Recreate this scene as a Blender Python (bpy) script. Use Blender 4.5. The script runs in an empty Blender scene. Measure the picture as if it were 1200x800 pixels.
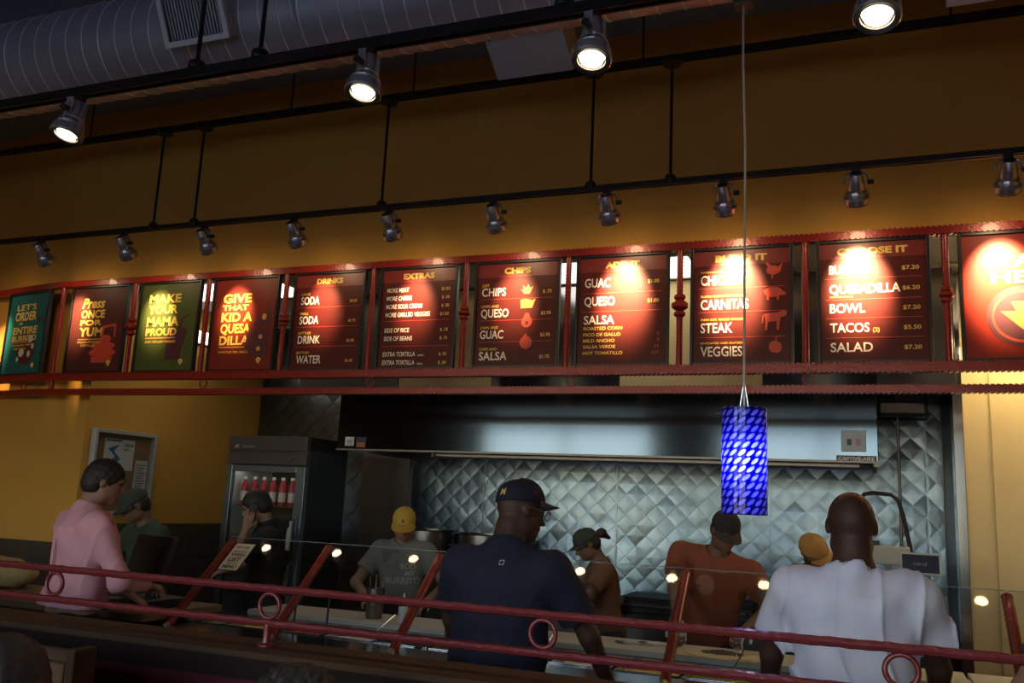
import bpy, math, random
import numpy as np
from mathutils import Vector, Matrix, Euler
from mathutils.bvhtree import BVHTree
random.seed(7); rng = np.random.RandomState(7)
D = bpy.data; C = bpy.context.scene.collection
PI = math.pi
def R(a): return math.radians(a)

# ---------------------------------------------------------------- camera, sky, lights, exposure
def make_camera():
    cam = D.cameras.new('camera'); o = D.objects.new('camera', cam); C.objects.link(o)
    yaw, pitch, roll = R(21.81), R(10.42), R(2.70)
    F = Vector((-math.sin(yaw)*math.cos(pitch), math.cos(yaw)*math.cos(pitch), math.sin(pitch)))
    r = Vector((math.cos(yaw), math.sin(yaw), 0)); u = r.cross(F)
    r2 = math.cos(roll)*r + math.sin(roll)*u; u2 = -math.sin(roll)*r + math.cos(roll)*u
    M = Matrix((r2, u2, -F)).transposed().to_4x4(); M.translation = Vector((0, 0, 1.65))
    o.matrix_world = M
    cam.sensor_width = 36; cam.lens = 1039.4/1200*36; cam.clip_start = .05; cam.clip_end = 200
    bpy.context.scene.camera = o
make_camera()
vs = bpy.context.scene.view_settings
vs.view_transform = 'Standard'; vs.look = 'None'; vs.gamma = 1; vs.use_curve_mapping = False
vs.exposure = 0.0
SKY = 0.85          # daylight outside the street windows behind the camera
BRIGHT = (4.0, 4.0, 4.5, 4.5)   # power boost of the four right-hand bulbs for stronger hot spots
P_BOARD = 130.0       # track spotlights on the menu boards (W)
P_FRONT = 9.0       # front track spotlights (W)
E_TROFFER = 2.2     # kitchen ceiling troffers (emission)
P_HOOD = 0.55        # tube under the extractor hood
w = D.worlds.new('sky'); bpy.context.scene.world = w; w.use_nodes = True
nt = w.node_tree; bg = nt.nodes['Background']; sk = nt.nodes.new('ShaderNodeTexSky')
sk.sky_type = 'NISHITA'; sk.sun_disc = False; sk.sun_elevation = R(40); sk.sun_rotation = R(200)
nt.links.new(sk.outputs[0], bg.inputs[0]); bg.inputs[1].default_value = SKY
def portal(x, y, z, sx, sy, rot):
    l = D.lights.new('window_portal', 'AREA'); l.shape = 'RECTANGLE'; l.size = sx; l.size_y = sy
    l.cycles.is_portal = True
    o = D.objects.new('window_portal', l); C.objects.link(o); o.location = (x, y, z); o.rotation_euler = rot
portal(-5.0, -3.1, 2.0, 3.2, 2.2, (R(90), 0, 0))
portal(-0.6, -3.1, 2.0, 3.2, 2.2, (R(90), 0, 0))

# ---------------------------------------------------------------- helpers
def tag(o, label=None, cat=None, group=None, kind=None):
    if label: o['label'] = label
    if cat: o['category'] = cat
    if group: o['group'] = group
    if kind: o['kind'] = kind
    return o
def thing(name, label, cat, loc=(0, 0, 0), rz=0, group=None):
    o = D.objects.new(name, None); C.objects.link(o); o.location = loc; o.rotation_euler = (0, 0, rz)
    o.empty_display_size = .1
    return tag(o, label, cat, group)
class MB:
    def __init__(s): s.v = []; s.f = []
    def add(s, vs_, fs): n = len(s.v); s.v += [tuple(p) for p in vs_]; s.f += [tuple(i+n for i in f) for f in fs]; return s
    def box(s, a, b):
        x0, y0, z0 = a; x1, y1, z1 = b
        return s.add([(x0,y0,z0),(x1,y0,z0),(x1,y1,z0),(x0,y1,z0),(x0,y0,z1),(x1,y0,z1),(x1,y1,z1),(x0,y1,z1)],
                     [(0,3,2,1),(4,5,6,7),(0,1,5,4),(1,2,6,5),(2,3,7,6),(3,0,4,7)])
    def obox(s, c, size, M):
        m = MB().box([-q/2 for q in size], [q/2 for q in size]); c = Vector(c)
        return s.add([c + M @ Vector(p) for p in m.v], m.f)
    def tube(s, pts, r, n=10, caps=True):
        pts = [Vector(p) for p in pts]; rs = r if isinstance(r, (list, tuple)) else [r]*len(pts)
        base = len(s.v); up = None
        for i, p in enumerate(pts):
            d = (pts[min(i+1, len(pts)-1)] - pts[max(i-1, 0)]).normalized()
            if up is None:
                up = Vector((0, 0, 1)) if abs(d.z) < .9 else Vector((0, 1, 0))
            a = d.cross(up).normalized(); b = a.cross(d).normalized(); up = b
            for k in range(n):
                t = 2*PI*k/n; s.v.append(tuple(p + rs[i]*(math.cos(t)*a + math.sin(t)*b)))
        for i in range(len(pts)-1):
            for k in range(n):
                a0 = base+i*n+k; a1 = base+i*n+(k+1) % n
                s.f.append((a0, a1, a1+n, a0+n))
        if caps:
            s.f.append(tuple(base+k for k in range(n))[::-1]); e = base+(len(pts)-1)*n
            s.f.append(tuple(e+k for k in range(n)))
        return s
    def cyl(s, a, b, r, n=16, r2=None): return s.tube([a, b], [r, r if r2 is None else r2], n)
    def lathe(s, prof, o=(0, 0, 0), M=None, n=20, caps=True):
        o = Vector(o); M = M or Matrix.Identity(3); base = len(s.v)
        for r, z in prof:
            for k in range(n):
                t = 2*PI*k/n; s.v.append(tuple(o + M @ Vector((r*math.cos(t), r*math.sin(t), z))))
        for i in range(len(prof)-1):
            for k in range(n):
                a0 = base+i*n+k; a1 = base+i*n+(k+1) % n
                s.f.append((a0, a1, a1+n, a0+n))
        if caps:
            s.f.append(tuple(base+k for k in range(n))[::-1]); e = base+(len(prof)-1)*n
            s.f.append(tuple(e+k for k in range(n)))
        return s
    def torus(s, c, R0, r, M=None, n=24, m=8):
        M = M or Matrix.Identity(3); c = Vector(c); base = len(s.v)
        for i in range(n):
            a = 2*PI*i/n
            for j in range(m):
                b = 2*PI*j/m; q = R0+r*math.cos(b)
                s.v.append(tuple(c + M @ Vector((q*math.cos(a), q*math.sin(a), r*math.sin(b)))))
        for i in range(n):
            for j in range(m):
                s.f.append((base+i*m+j, base+((i+1) % n)*m+j, base+((i+1) % n)*m+(j+1) % m, base+i*m+(j+1) % m))
        return s
    def prism(s, poly, t, M, o):   # poly in local xy, thickness t along local z
        o = Vector(o); n = len(poly); ar = sum(poly[i][0]*poly[(i+1) % n][1]-poly[(i+1) % n][0]*poly[i][1] for i in range(n))
        if ar < 0: poly = poly[::-1]
        v = [o + M @ Vector((x, y, 0)) for x, y in poly] + [o + M @ Vector((x, y, t)) for x, y in poly]
        f = [tuple(range(n))[::-1], tuple(range(n, 2*n))] + [(i, (i+1) % n, n+(i+1) % n, n+i) for i in range(n)]
        return s.add(v, f)
    def build(s, name, mat, parent=None, smooth=False, bevel=0):
        me = D.meshes.new(name); me.from_pydata(s.v, [], s.f); me.update()
        return link(name, me, mat, parent, smooth, bevel)
def link(name, me, mat, parent=None, smooth=False, bevel=0):
    if mat: me.materials.append(mat)
    o = D.objects.new(name, me); C.objects.link(o)
    if smooth:
        me.shade_smooth()
        if smooth != 2: me.set_sharp_from_angle(angle=R(38))
    if bevel:
        b = o.modifiers.new('bevel', 'BEVEL'); b.width = bevel; b.segments = 2; b.limit_method = 'ANGLE'
    if parent: o.parent = parent
    return o
def copy_tree(o, parent=None):
    c = o.copy(); C.objects.link(c)
    if parent: c.parent = parent
    for ch in list(o.children): copy_tree(ch, c)
    return c
RX = lambda a: Matrix.Rotation(a, 3, 'X'); RY = lambda a: Matrix.Rotation(a, 3, 'Y'); RZ = lambda a: Matrix.Rotation(a, 3, 'Z')
FACE = RX(R(90))   # local x right, local y up, local z toward the viewer (-Y)

# ---------------------------------------------------------------- materials
MATS = {}
def mat(name, col, rough=.5, metal=0, noise=.12, scale=12, bump=.0, bscale=60, spec=.5, emit=None, estr=0, coat=0, stretch=None, aniso=0):
    if name in MATS: return MATS[name]
    m = D.materials.new(name); m.use_nodes = True; t = m.node_tree; b = t.nodes['Principled BSDF']
    N = t.nodes.new; L = t.links.new
    tc = N('ShaderNodeTexCoord'); mp = N('ShaderNodeMapping'); L(tc.outputs['Object'], mp.inputs[0])
    if stretch: mp.inputs['Scale'].default_value = stretch
    nz = N('ShaderNodeTexNoise'); nz.inputs['Scale'].default_value = scale; nz.inputs['Detail'].default_value = 4
    L(mp.outputs[0], nz.inputs['Vector'])
    mx = N('ShaderNodeMix'); mx.data_type = 'RGBA'
    mx.inputs[6].default_value = tuple(c*(1-noise) for c in col)+(1,)
    mx.inputs[7].default_value = tuple(min(1, c*(1+noise)) for c in col)+(1,)
    L(nz.outputs[0], mx.inputs[0]); L(mx.outputs[2], b.inputs['Base Color'])
    b.inputs['Roughness'].default_value = rough; b.inputs['Metallic'].default_value = metal
    b.inputs['Specular IOR Level'].default_value = spec; b.inputs['Coat Weight'].default_value = coat
    if aniso: b.inputs['Anisotropic'].default_value = aniso
    if bump:
        n2 = N('ShaderNodeTexNoise'); n2.inputs['Scale'].default_value = bscale; n2.inputs['Detail'].default_value = 5
        bp = N('ShaderNodeBump'); bp.inputs['Strength'].default_value = bump; bp.inputs['Distance'].default_value = .01
        L(mp.outputs[0], n2.inputs['Vector']); L(n2.outputs[0], bp.inputs['Height']); L(bp.outputs[0], b.inputs['Normal'])
    if emit:
        b.inputs['Emission Color'].default_value = emit+(1,); b.inputs['Emission Strength'].default_value = estr
    MATS[name] = m; return m
def glass_mat(name, tint=(.9, .97, .95), refl=1.0):
    m = D.materials.new(name); m.use_nodes = True; t = m.node_tree; t.nodes.clear(); N = t.nodes.new; L = t.links.new
    o = N('ShaderNodeOutputMaterial'); mx = N('ShaderNodeMixShader'); tr = N('ShaderNodeBsdfTransparent'); g = N('ShaderNodeBsdfGlossy')
    lw_ = N('ShaderNodeLayerWeight'); pw = N('ShaderNodeMath'); pw.operation = 'POWER'; L(lw_.outputs['Facing'], pw.inputs[0]); pw.inputs[1].default_value = 4
    fr = N('ShaderNodeMath'); fr.operation = 'MULTIPLY_ADD'; L(pw.outputs[0], fr.inputs[0]); fr.inputs[1].default_value = .9; fr.inputs[2].default_value = .045
    tr.inputs[0].default_value = tint+(1,); g.inputs['Roughness'].default_value = .02
    L(fr.outputs[0], mx.inputs[0]); L(tr.outputs[0], mx.inputs[1]); L(g.outputs[0], mx.inputs[2]); L(mx.outputs[0], o.inputs[0])
    MATS[name] = m; return m
m_wall = mat('ochre_paint', (.68, .345, .055), .75, noise=.06, scale=3, bump=.25, bscale=90)
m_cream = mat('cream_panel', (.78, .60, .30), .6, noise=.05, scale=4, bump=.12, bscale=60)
m_brown = mat('brown_tile', (.075, .05, .032), .55, noise=.3, scale=8, bump=.15, bscale=20)
m_floor = mat('floor_tile', (.12, .07, .045), .4, noise=.2)
m_ceil = mat('deck_paint', (.20, .27, .42), .7, noise=.1)
m_dark = mat('dark_wall', (.10, .05, .03), .7)
m_white = mat('white_paint', (.75, .75, .72), .5, noise=.04)
m_tile = mat('ceiling_tile', (.62, .60, .54), .85, noise=.06, bump=.3, bscale=90)
m_duct = mat('galvanised', (.40, .42, .50), .42, .35, noise=.15, scale=6, bump=.05, bscale=14)
m_duct2 = mat('grey_register', (.48, .52, .60), .55, .1, noise=.05)
m_black = mat('black_metal', (.012, .011, .012), .45, .2, noise=.2)
m_blackp = mat('black_plastic', (.013, .013, .016), .4, noise=.1)
m_lamp = mat('lamp_aluminium', (.60, .60, .68), .24, .8, noise=.08, scale=20)
m_red = mat('red_enamel', (.27, .018, .012), .30, .1, noise=.18, scale=30, bump=.2, bscale=70, coat=.4)
m_redf = mat('red_rail_enamel', (.17, .022, .026), .36, .2, noise=.25, scale=40, bump=.3, bscale=80, coat=.2)
m_steel = mat('stainless', (.42, .44, .47), .16, 1, noise=.06, scale=5, stretch=(.6, .6, 12))
m_quilt = mat('quilted_steel', (.125, .160, .185), .28, 1, noise=.10, scale=7)
m_steeld = mat('dull_steel', (.20, .18, .165), .42, .9, noise=.15, scale=6)
m_steelb = mat('charcoal_steel', (.05, .05, .052), .4, .6, noise=.12)
m_wood = mat('dark_oak', (.060, .034, .018), .75, spec=.2, noise=.35, scale=5, stretch=(.5, 6, 6), bump=.1)
m_woodc = mat('counter_oak', (.17, .10, .045), .5, noise=.3, scale=4, stretch=(.5, 6, 6))
m_maroon = mat('maroon_panel', (.085, .016, .020), .8, spec=.15, noise=.12, scale=6)
m_board = mat('cutting_board', (.55, .50, .42), .5, noise=.05)
m_glass = glass_mat('clear_glass', (.97, .985, .98))
m_wglass = glass_mat('window_glass', (.93, .97, 1.0))
m_lens = mat('lit_lens', (1, .9, .75), .4, emit=(1.0, .82, .58), estr=30)
m_lens2 = mat('lit_board_lens', (1, .9, .75), .4, emit=(1.0, .74, .45), estr=22)
m_tube = mat('diffuser', (1, 1, 1), .5, emit=(1.0, .93, .80), estr=E_TROFFER)
m_hoodl = mat('hood_tube', (1, 1, 1), .5, emit=(.78, .92, 1.0), estr=P_HOOD)

# ---------------------------------------------------------------- room shell
def struct(name, mb, m, parent=None, **k):
    o = mb.build(name, m, parent, **k)
    if not parent: o['kind'] = 'structure'
    return o
WY = 5.20                     # plane of the bulkhead that carries the menu
bend = (-5.98, WY); a_b = R(10)
endL = (bend[0]-2.6*math.cos(a_b), WY+2.6*math.sin(a_b))
struct('floor', MB().box((-8.6, -3.2, -.1), (4.2, 7.7, 0)), m_floor)
struct('ceiling', MB().box((-8.6, -3.2, 4.705), (4.2, 5.9, 4.9)), m_ceil)
struct('wall_front', MB().prism([bend, (4.0, WY), (4.0, WY+.12), (bend[0]-.01, WY+.12)], 1.455, Matrix.Identity(3), (0, 0, 3.25)), m_wall)
struct('wall_front_left', MB().prism([endL, bend, (bend[0], WY+.12), (endL[0], endL[1]+.12)], 1.455, Matrix.Identity(3), (0, 0, 3.25)), m_wall)
lw = struct('wall_counter_left', MB().box((-8.5, WY+.1, 0), (-5.71, WY+.22, 3.25)), m_wall)
struct('wall_kitchen_left', MB().box((-5.83, WY+.22, 0), (-5.71, 7.46, 3.3)), m_wall)
struct('wall_back', MB().box((-5.83, 7.47, 0), (4.0, 7.6, 3.4)), m_steeld)
struct('wall_kitchen_right', MB().box((.60, 6.4, 0), (4.0, 6.5, 3.3)), m_cream)
for i, x in enumerate((.76, 1.42, 2.2, 3.0)):
    struct('panel_joint', MB().box((x, 6.394, 0), (x+.008, 6.402, 3.3)), mat('cream_joint', (.5, .36, .17), .6), D.objects['wall_kitchen_right'])
struct('trim_1', MB().box((.545, 6.36, 0), (.605, 6.52, 3.3)), m_steel, bevel=.004)
struct('wall_kitchen_return', MB().box((.56, 6.5, 0), (.66, 7.47, 3.3)), m_steeld)
struct('wall_left', MB().box((-8.62, -3.2, 0), (-8.5, 5.9, 4.705)), m_wall)
struct('wall_right', MB().box((4.0, -3.2, 0), (4.12, 7.6, 4.705)), m_wall)
# rear wall with two street windows (seen only as reflections in the steel)
rw = MB()
rw.box((-8.5, -3.2, 0), (4.0, -3.08, .9)); rw.box((-8.5, -3.2, 3.1), (4.0, -3.08, 4.705))
for a, b in ((-8.5, -6.6), (-3.4, -2.2), (1.0, 4.0)): rw.box((a, -3.2, .9), (b, -3.08, 3.1))
struct('wall_rear', rw, m_wall)
for i, (a, b) in enumerate(((-6.6, -3.4), (-2.2, 1.0))):
    t = MB()
    for x in (a, (a+b)/2-.03, b-.06): t.box((x, -3.18, .9), (x+.06, -3.1, 3.1))
    for z in (.9, 2.4, 3.04): t.box((a, -3.17, z), (b, -3.11, z+.06))
    wn = struct('window_%d' % (i+1), t, m_black)
    MB().box((a, -3.15, .92), (b, -3.142, 3.08)).build('pane', m_wglass, wn)
# pavement outside the windows
struct('pavement', MB().box((-30, -40, -.15), (30, -3.25, -.05)), mat('pavement', (.35, .35, .33), .8))
# wainscot of brown tiles, one by one on the kitchen side wall
ws = MB().box((-5.712, WY+.24, 0), (-5.700, 7.46, 1.35)); wso = struct('trim_2', ws, m_brown)
tile_me = None
for r_ in range(3):
    for c_ in range(6):
        y0 = WY+.25+c_*.37; z0 = 1.35-.30*(r_+1)
        if y0+.365 > 7.46: continue
        if tile_me is None:
            tile_me = MB().box((0, 0, 0), (.012, .362, .292)).build('tile', m_brown, wso, bevel=.002); tile_me.location = (-5.70, y0, z0)
        else:
            c = tile_me.copy(); C.objects.link(c); c.location = (-5.70, y0, z0)
ws2 = struct('trim_3', MB().box((-8.5, WY+.085, 0), (-5.70, WY+.10, 1.20)), m_brown)
# kitchen ceiling of lay-in tiles
kc = struct('ceiling_kitchen', MB().box((-5.8, WY+.12, 3.34), (4.0, 7.6, 3.40)), m_white)
grid = MB()
for i in range(18): grid.box((-5.8+i*.6-.012, 5.33, 3.30), (-5.8+i*.6+.012, 7.47, 3.33))
for j in range(4): grid.box((-5.8, 5.54+j*.6-.012, 3.30), (4.0, 5.54+j*.6+.012, 3.33))
grid.build('ceiling_grid', m_white, kc)
t0 = None
for i in range(16):
    for j in range(3):
        x = -5.788+i*.6
        if t0 is None: t0 = MB().box((0, 0, 0), (.576, .576, .018)).build('ceiling_tile', m_tile, kc); o = t0
        else: o = t0.copy(); C.objects.link(o)
        o.location = (x, 5.552+j*.6, 3.312)
def troffer(x0, x1, label):
    t = thing('troffer', label, 'ceiling light', ((x0+x1)/2, 5.84, 3.30), group='recessed kitchen ceiling lights')
    h = (x1-x0)/2
    f = MB(); f.box((-h, -.30, -.012), (h, -.27, .01)); f.box((-h, .27, -.012), (h, .30, .01)); f.box((-h, -.27, -.012), (-h+.03, .27, .01)); f.box((h-.03, -.27, -.012), (h, .27, .01))
    f.build('frame', m_white, t)
    MB().box((-h+.03, -.27, -.006), (h-.03, .27, .0)).build('diffuser', m_tube, t)
troffer(-5.45, -4.22, 'lit white ceiling panel seen through the gap beside the quesadilla board')
troffer(-2.20, -1.00, 'lit white ceiling panel seen through the gaps beside the ADD IT board')
troffer(.80, 2.0, 'unseen ceiling panel added to light the cream wall, behind the rightmost board')  # unseen third panel, added to brighten the top of the cream wall

# ---------------------------------------------------------------- quilted steel sheets on the back wall
def quilt(x0, x1, z0, z1, parent):
    p = .17; hp = p/2; V = []; F = []
    n0 = int(math.floor((x0-.0)/hp))-1; n1 = int(math.ceil(x1/hp))+1; k0 = int(z0/hp)-1; k1 = int(z1/hp)+1
    for i in range(n0, n1+1):
        for k in range(k0, k1+1):
            if (i+k) % 2: continue
            cx, cz = i*hp, k*hp
            poly = [(cx-hp*.985, cz), (cx, cz-hp*.985), (cx+hp*.985, cz), (cx, cz+hp*.985)]
            # clip to sheet
            for ax, lim, sg in ((0, x0, 1), (0, x1, -1), (1, z0, 1), (1, z1, -1)):
                out = []
                for q in range(len(poly)):
                    A, B = poly[q], poly[(q+1) % len(poly)]; da = sg*(A[ax]-lim); db = sg*(B[ax]-lim)
                    if da >= 0: out.append(A)
                    if (da >= 0) != (db >= 0):
                        t = da/(da-db); out.append((A[0]+t*(B[0]-A[0]), A[1]+t*(B[1]-A[1])))
                poly = out
                if len(poly) < 3: break
            if len(poly) < 3: continue
            tx, tz = rng.normal(0, .022), rng.normal(-.030, .022)
            hh = lambda x, z: .011+tx*(x-cx)+tz*(z-cz)-.018*((x-cx)**2+(z-cz)**2)/hp
            mx_ = sum(q[0] for q in poly)/len(poly); mz = sum(q[1] for q in poly)/len(poly)
            b = len(V); n = len(poly)
            V += [(x, -max(.001, hh(x, z)), z) for x, z in poly]
            V += [((x+mx_)/2, -max(.001, hh((x+mx_)/2, (z+mz)/2)), (z+mz)/2) for x, z in poly]
            V.append((mx_, -max(.001, hh(mx_, mz)), mz)); V += [(x, .004, z) for x, z in poly]
            for q in range(n):
                r_ = (q+1) % n
                F += [(b+q, b+r_, b+n+r_, b+n+q), (b+n+q, b+n+r_, b+2*n), (b+2*n+1+q, b+2*n+1+r_, b+r_, b+q)]
    V.append((x0, .0005, z0)); b = len(V)-1; V += [(x1, .0005, z0), (x1, .0005, z1), (x0, .0005, z1)]; F.append((b, b+1, b+2, b+3))
    m = MB(); m.v = V; m.f = F
    o = m.build('steel_sheet', m_quilt, parent); o.location = (0, 7.452, 0); return o
wb = D.objects['wall_back']
for a, b in ((-5.70, -4.95), (-4.95, -4.43), (-3.92, -3.185), (-3.18, -1.955), (-1.95, -.705), (-.70, .44)): quilt(a, b, .95, 3.28, wb)
quilt(.445, .55, .95, 3.28, wb)
MB().box((-4.43, 7.40, .9), (-3.925, 7.462, 2.6)).build('plain_steel_panel', m_steeld, wb)
sm = MB()
for x in (-4.432, -3.922, -3.182, -1.952, -.702, .442): sm.box((x-.004, 7.438, .95), (x+.004, 7.452, 3.28))
sm.build('joint_strip', m_quilt, wb)

# ---------------------------------------------------------------- text + flat print
def text_mesh(s, bold=.02, shear=0):
    cu = D.curves.new('lettering', 'FONT'); cu.body = s; cu.offset = bold; cu.shear = shear; cu.resolution_u = 3; cu.size = 1
    o = D.objects.new('t', cu); C.objects.link(o); dg = bpy.context.evaluated_depsgraph_get()
    me = D.meshes.new_from_object(o.evaluated_get(dg)); D.objects.remove(o); D.curves.remove(cu)
    v = [tuple(p.co) for p in me.vertices]; f = [tuple(p.vertices) for p in me.polygons]; D.meshes.remove(me)
    xs = [p[0] for p in v]; ys = [p[1] for p in v]
    return v, f, (min(xs), max(xs), min(ys), max(ys))
_tc = {}
def put_text(mb, s, x, y, h, wmax=None, align='l', M=FACE, o=(0, 0, 0), depth=.0008, bold=.02, shear=0, wfix=None):
    key = (s, bold, shear)
    if key not in _tc: _tc[key] = text_mesh(s, bold, shear)
    v, f, (a, b, c, d) = _tc[key]; o = Vector(o)
    cap = .70+2*bold*.5; k = h/cap; W = (b-a)*k; kx = k
    if wfix: kx = k*wfix/W; W = wfix
    elif wmax and W > wmax: kx = k*wmax/W; W = wmax
    ox = x if align == 'l' else (x-W if align == 'r' else x-W/2)
    mb.add([o + M @ Vector((ox+(p[0]-a)*kx, y+p[1]*k, depth)) for p in v], f)

# ---------------------------------------------------------------- menu frame
mf = thing('menu_board_rack', 'red rope-edged metal frame carrying the row of menu boards', 'menu frame', (0, 5.07, 2.4))
def ribbed(pts_a, pts_b, w_, h_, pitch, name, m=m_red, horizontal=True):
    """bar with a rope-like notched lower and upper edge"""
    a, b = Vector(pts_a), Vector(pts_b); L = (b-a).length; d = (b-a).normalized(); n = int(L/pitch)
    mb = MB(); side = Vector((0, 0, 1)).cross(d).normalized(); up = Vector((0, 0, 1))
    core = h_*.36
    mb.obox((a+b)/2, (L, w_, 2*core), Matrix((d, side, up)).transposed())
    me = mb
    for i in range(n):
        c = a + d*(pitch*(i+.5))
        for s_ in (-1, 1):
            me.obox(c+up*s_*(core+.002), (pitch*.72, w_*1.12, h_*.14), Matrix((d, side, up)).transposed() @ RY(R(14*s_)))
    return me.build(name, m, mf, bevel=0)
dl = Vector((-math.cos(a_b), math.sin(a_b), 0)); bx = -5.95
for nm, z, hh in (('top_rail', .80, .052), ('bottom_rail', .062, .062), ('lower_bar', -.055, .048)):
    ribbed((bx, 0, z), (3.2, 0, z), .045, hh, .027, nm)
    ribbed(Vector((bx, 0, z))+dl*1.9, (bx, 0, z), .045, hh, .027, nm)
posts = [(-5.87, 0), (-5.135, 2), (-4.44, 0), (-3.755, 1), (-3.055, 0), (-2.365, 1), (-1.67, 0), (-.98, 2), (-.28, 0), (.43, 1), (1.15, 0), (1.85, 1)]
for x, k in posts:
    pr = []
    n = 64
    for i in range(n+1):
        z = .09+i*(.69/n); r_ = .0165+(.0035 if i % 2 else 0)
        pr.append((r_, z))
    MB().lathe(pr, (x, -.005, 0), n=10).build('upright', m_red, mf, smooth=True)
    if k:
        cl = [(.018, .40), (.030, .41), (.030, .425), (.022, .43), (.040, .44), (.040, .455), (.022, .463), (.030, .47), (.030, .485), (.018, .495)]
        if k == 2: cl = [(.018, .37), (.034, .385), (.034, .40), (.02, .41), (.048, .43), (.048, .455), (.022, .475), (.034, .485), (.034, .50), (.018, .515)]
        MB().lathe(cl, (x, -.005, 0), n=14).build('collar', m_red, mf, smooth=True)
for x in (-6.23, -4.40, -3.03, -1.63, -.27, 1.1):
    MB().torus((x, 0 if x > -6 else .05, .003), .030, .005, FACE).build('ring', m_redf if x > 0 else m_red, mf, smooth=2)
for x in (-5.87,): MB().cyl((x, 0, -.03), (x, 0, .04), .02).build('drop_bracket', m_red, mf)
for x in (-5.6, -2.0, 1.9): MB().box((x, .02, .79), (x+.04, .14, .82)).build('wall_bracket', m_black, mf)

# ---------------------------------------------------------------- menu boards
BW, BH = .575, .69
m_lw = mat('print_white', (.85, .80, .70), .45, noise=.03); m_ly = mat('print_yellow', (.85, .55, .10), .45, noise=.03)
m_lo = mat('print_orange', (.75, .30, .06), .45, noise=.03); m_lr = mat('print_red', (.55, .06, .03), .45, noise=.03)
m_ld = mat('print_maroon', (.085, .022, .03), .45, noise=.03); m_lb = mat('print_band', (.19, .020, .016), .38, noise=.05)
m_lc = mat('print_pale', (.50, .62, .52), .45, noise=.03)
m_frame = mat('board_frame', (.012, .011, .012), .35, noise=.1)
def board(x, label, col, texts, icons=(), band=True, rules=(), rz=0, y=None):
    t = thing('menu_board', label, 'menu board', (x, 5.065 if y is None else y, 2.487), rz, group='menu boards over the counter')
    f = MB(); w2 = BW/2; e = .017
    f.box((-w2, -.012, 0), (-w2+e, .022, BH)); f.box((w2-e, -.012, 0), (w2, .022, BH))
    f.box((-w2+e, -.012, 0), (w2-e, .022, e)); f.box((-w2+e, -.012, BH-e), (w2-e, .022, BH))
    f.box((-w2+e, .014, e), (w2-e, .022, BH-e))
    f.build('frame', m_frame, t, bevel=.002)
    mp = mat('print_'+'_'.join('%d' % (c*100) for c in col), col, .45, noise=.10, scale=3, spec=.28)
    MB().box((-w2+e, 0, e), (w2-e, .013, BH-e)).build('poster', mp, t)
    PW, PH = BW-2*e, BH-2*e
    if band: MB().box((-w2+e, -.0007, BH-e-.135*PH), (w2-e, .0, BH-e)).build('header_band', m_lb, t)
    g = {}
    for s, u, v, h, c, al, kw in texts:
        mb = g.setdefault(c, MB())
        put_text(mb, s, -w2+e+u*PW, e+v*PH, h*PH, align=al, o=(0, -.0008, 0), **kw)
    for u0, u1, v, th, c in rules:
        g.setdefault(c, MB()).box((-w2+e+u0*PW, -.0016, e+v*PH), (-w2+e+u1*PW, -.0006, e+(v+th)*PH))
    for c, mb in g.items():
        mb.build('lettering', {'w': m_lw, 'y': m_ly, 'o': m_lo, 'r': m_lr, 'd': m_ld}[c], t)
    lay = 0
    for polys, c, nm in icons:
        mb = MB()
        for p in polys:
            lay += 1; mb.prism([((-.5+u)*PW, e+v*PH) for u, v in p], .0006, FACE, (0, -.0004-.00025*lay, 0))
        mb.build(nm, {'w': m_lw, 'y': m_ly, 'o': m_lo, 'r': m_lr, 'd': m_ld, 'c': m_lc}[c], t)
    return t
def ell(cx, cy, rx, ry, n=18, a0=0, a1=360): return [(cx+rx*math.cos(R(a0+(a1-a0)*i/(n if a1-a0 >= 360 else n-1))), cy+ry*math.sin(R(a0+(a1-a0)*i/(n if a1-a0 >= 360 else n-1)))) for i in range(n)]
B_ = dict(bold=.035)
def T(s, u, v, h, c='w', al='l', **k):
    d = dict(bold=.014); d.update(k); return (s, u, v, h, c, al, d)
HEAD = lambda s, wd: T(s, .5, .90, .058, 'y', 'c', bold=.05, wfix=wd)
emb = ([[(.76, .10), (.80, .055), (.84, .10), (.82, .125), (.78, .125)]], 'y', 'emblem')
emb2 = ([[(.785, .10), (.80, .08), (.815, .10)]], 'd', 'emblem')
ICON = dict(
 chips=[[(.60, .69), (.66, .69), (.70, .76), (.665, .745), (.64, .785), (.62, .745), (.575, .775), (.585, .73), (.55, .735)]],
 queso=[[(.56, .55), (.70, .55), (.74, .64), (.70, .625), (.62, .64), (.55, .63)]],
 guac=[ell(.64, .415, .065, .055), [(.59, .44), (.62, .50), (.66, .50), (.69, .44)]],
 salsa=[ell(.64, .215, .075, .062), [(.60, .27), (.64, .305), (.65, .27)]],
 hen=[ell(.83, .80, .07, .04), [(.79, .82), (.75, .86), (.77, .875), (.84, .82)], [(.86, .80), (.93, .875), (.90, .78)], [(.82, .77), (.81, .725), (.825, .725), (.835, .77)]],
 pig=[ell(.83, .605, .095, .045), [(.90, .62), (.955, .60), (.95, .575), (.89, .575)], [(.76, .59), (.765, .535), (.785, .535), (.79, .59)], [(.86, .59), (.865, .535), (.885, .535), (.89, .59)], [(.755, .61), (.73, .63), (.735, .60)]],
 cow=[[(.74, .415), (.90, .425), (.90, .35), (.75, .34)], [(.88, .425), (.93, .44), (.97, .43), (.95, .39), (.89, .38)], [(.75, .36), (.745, .27), (.765, .27), (.78, .36)], [(.86, .36), (.865, .27), (.885, .27), (.895, .36)], [(.745, .41), (.72, .40), (.715, .33), (.725, .33), (.735, .39)]],
 pepper=[ell(.83, .125, .048, .05), ell(.865, .12, .045, .05), [(.845, .17), (.85, .205), (.89, .225), (.885, .21), (.86, .20), (.86, .17)]])
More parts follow.
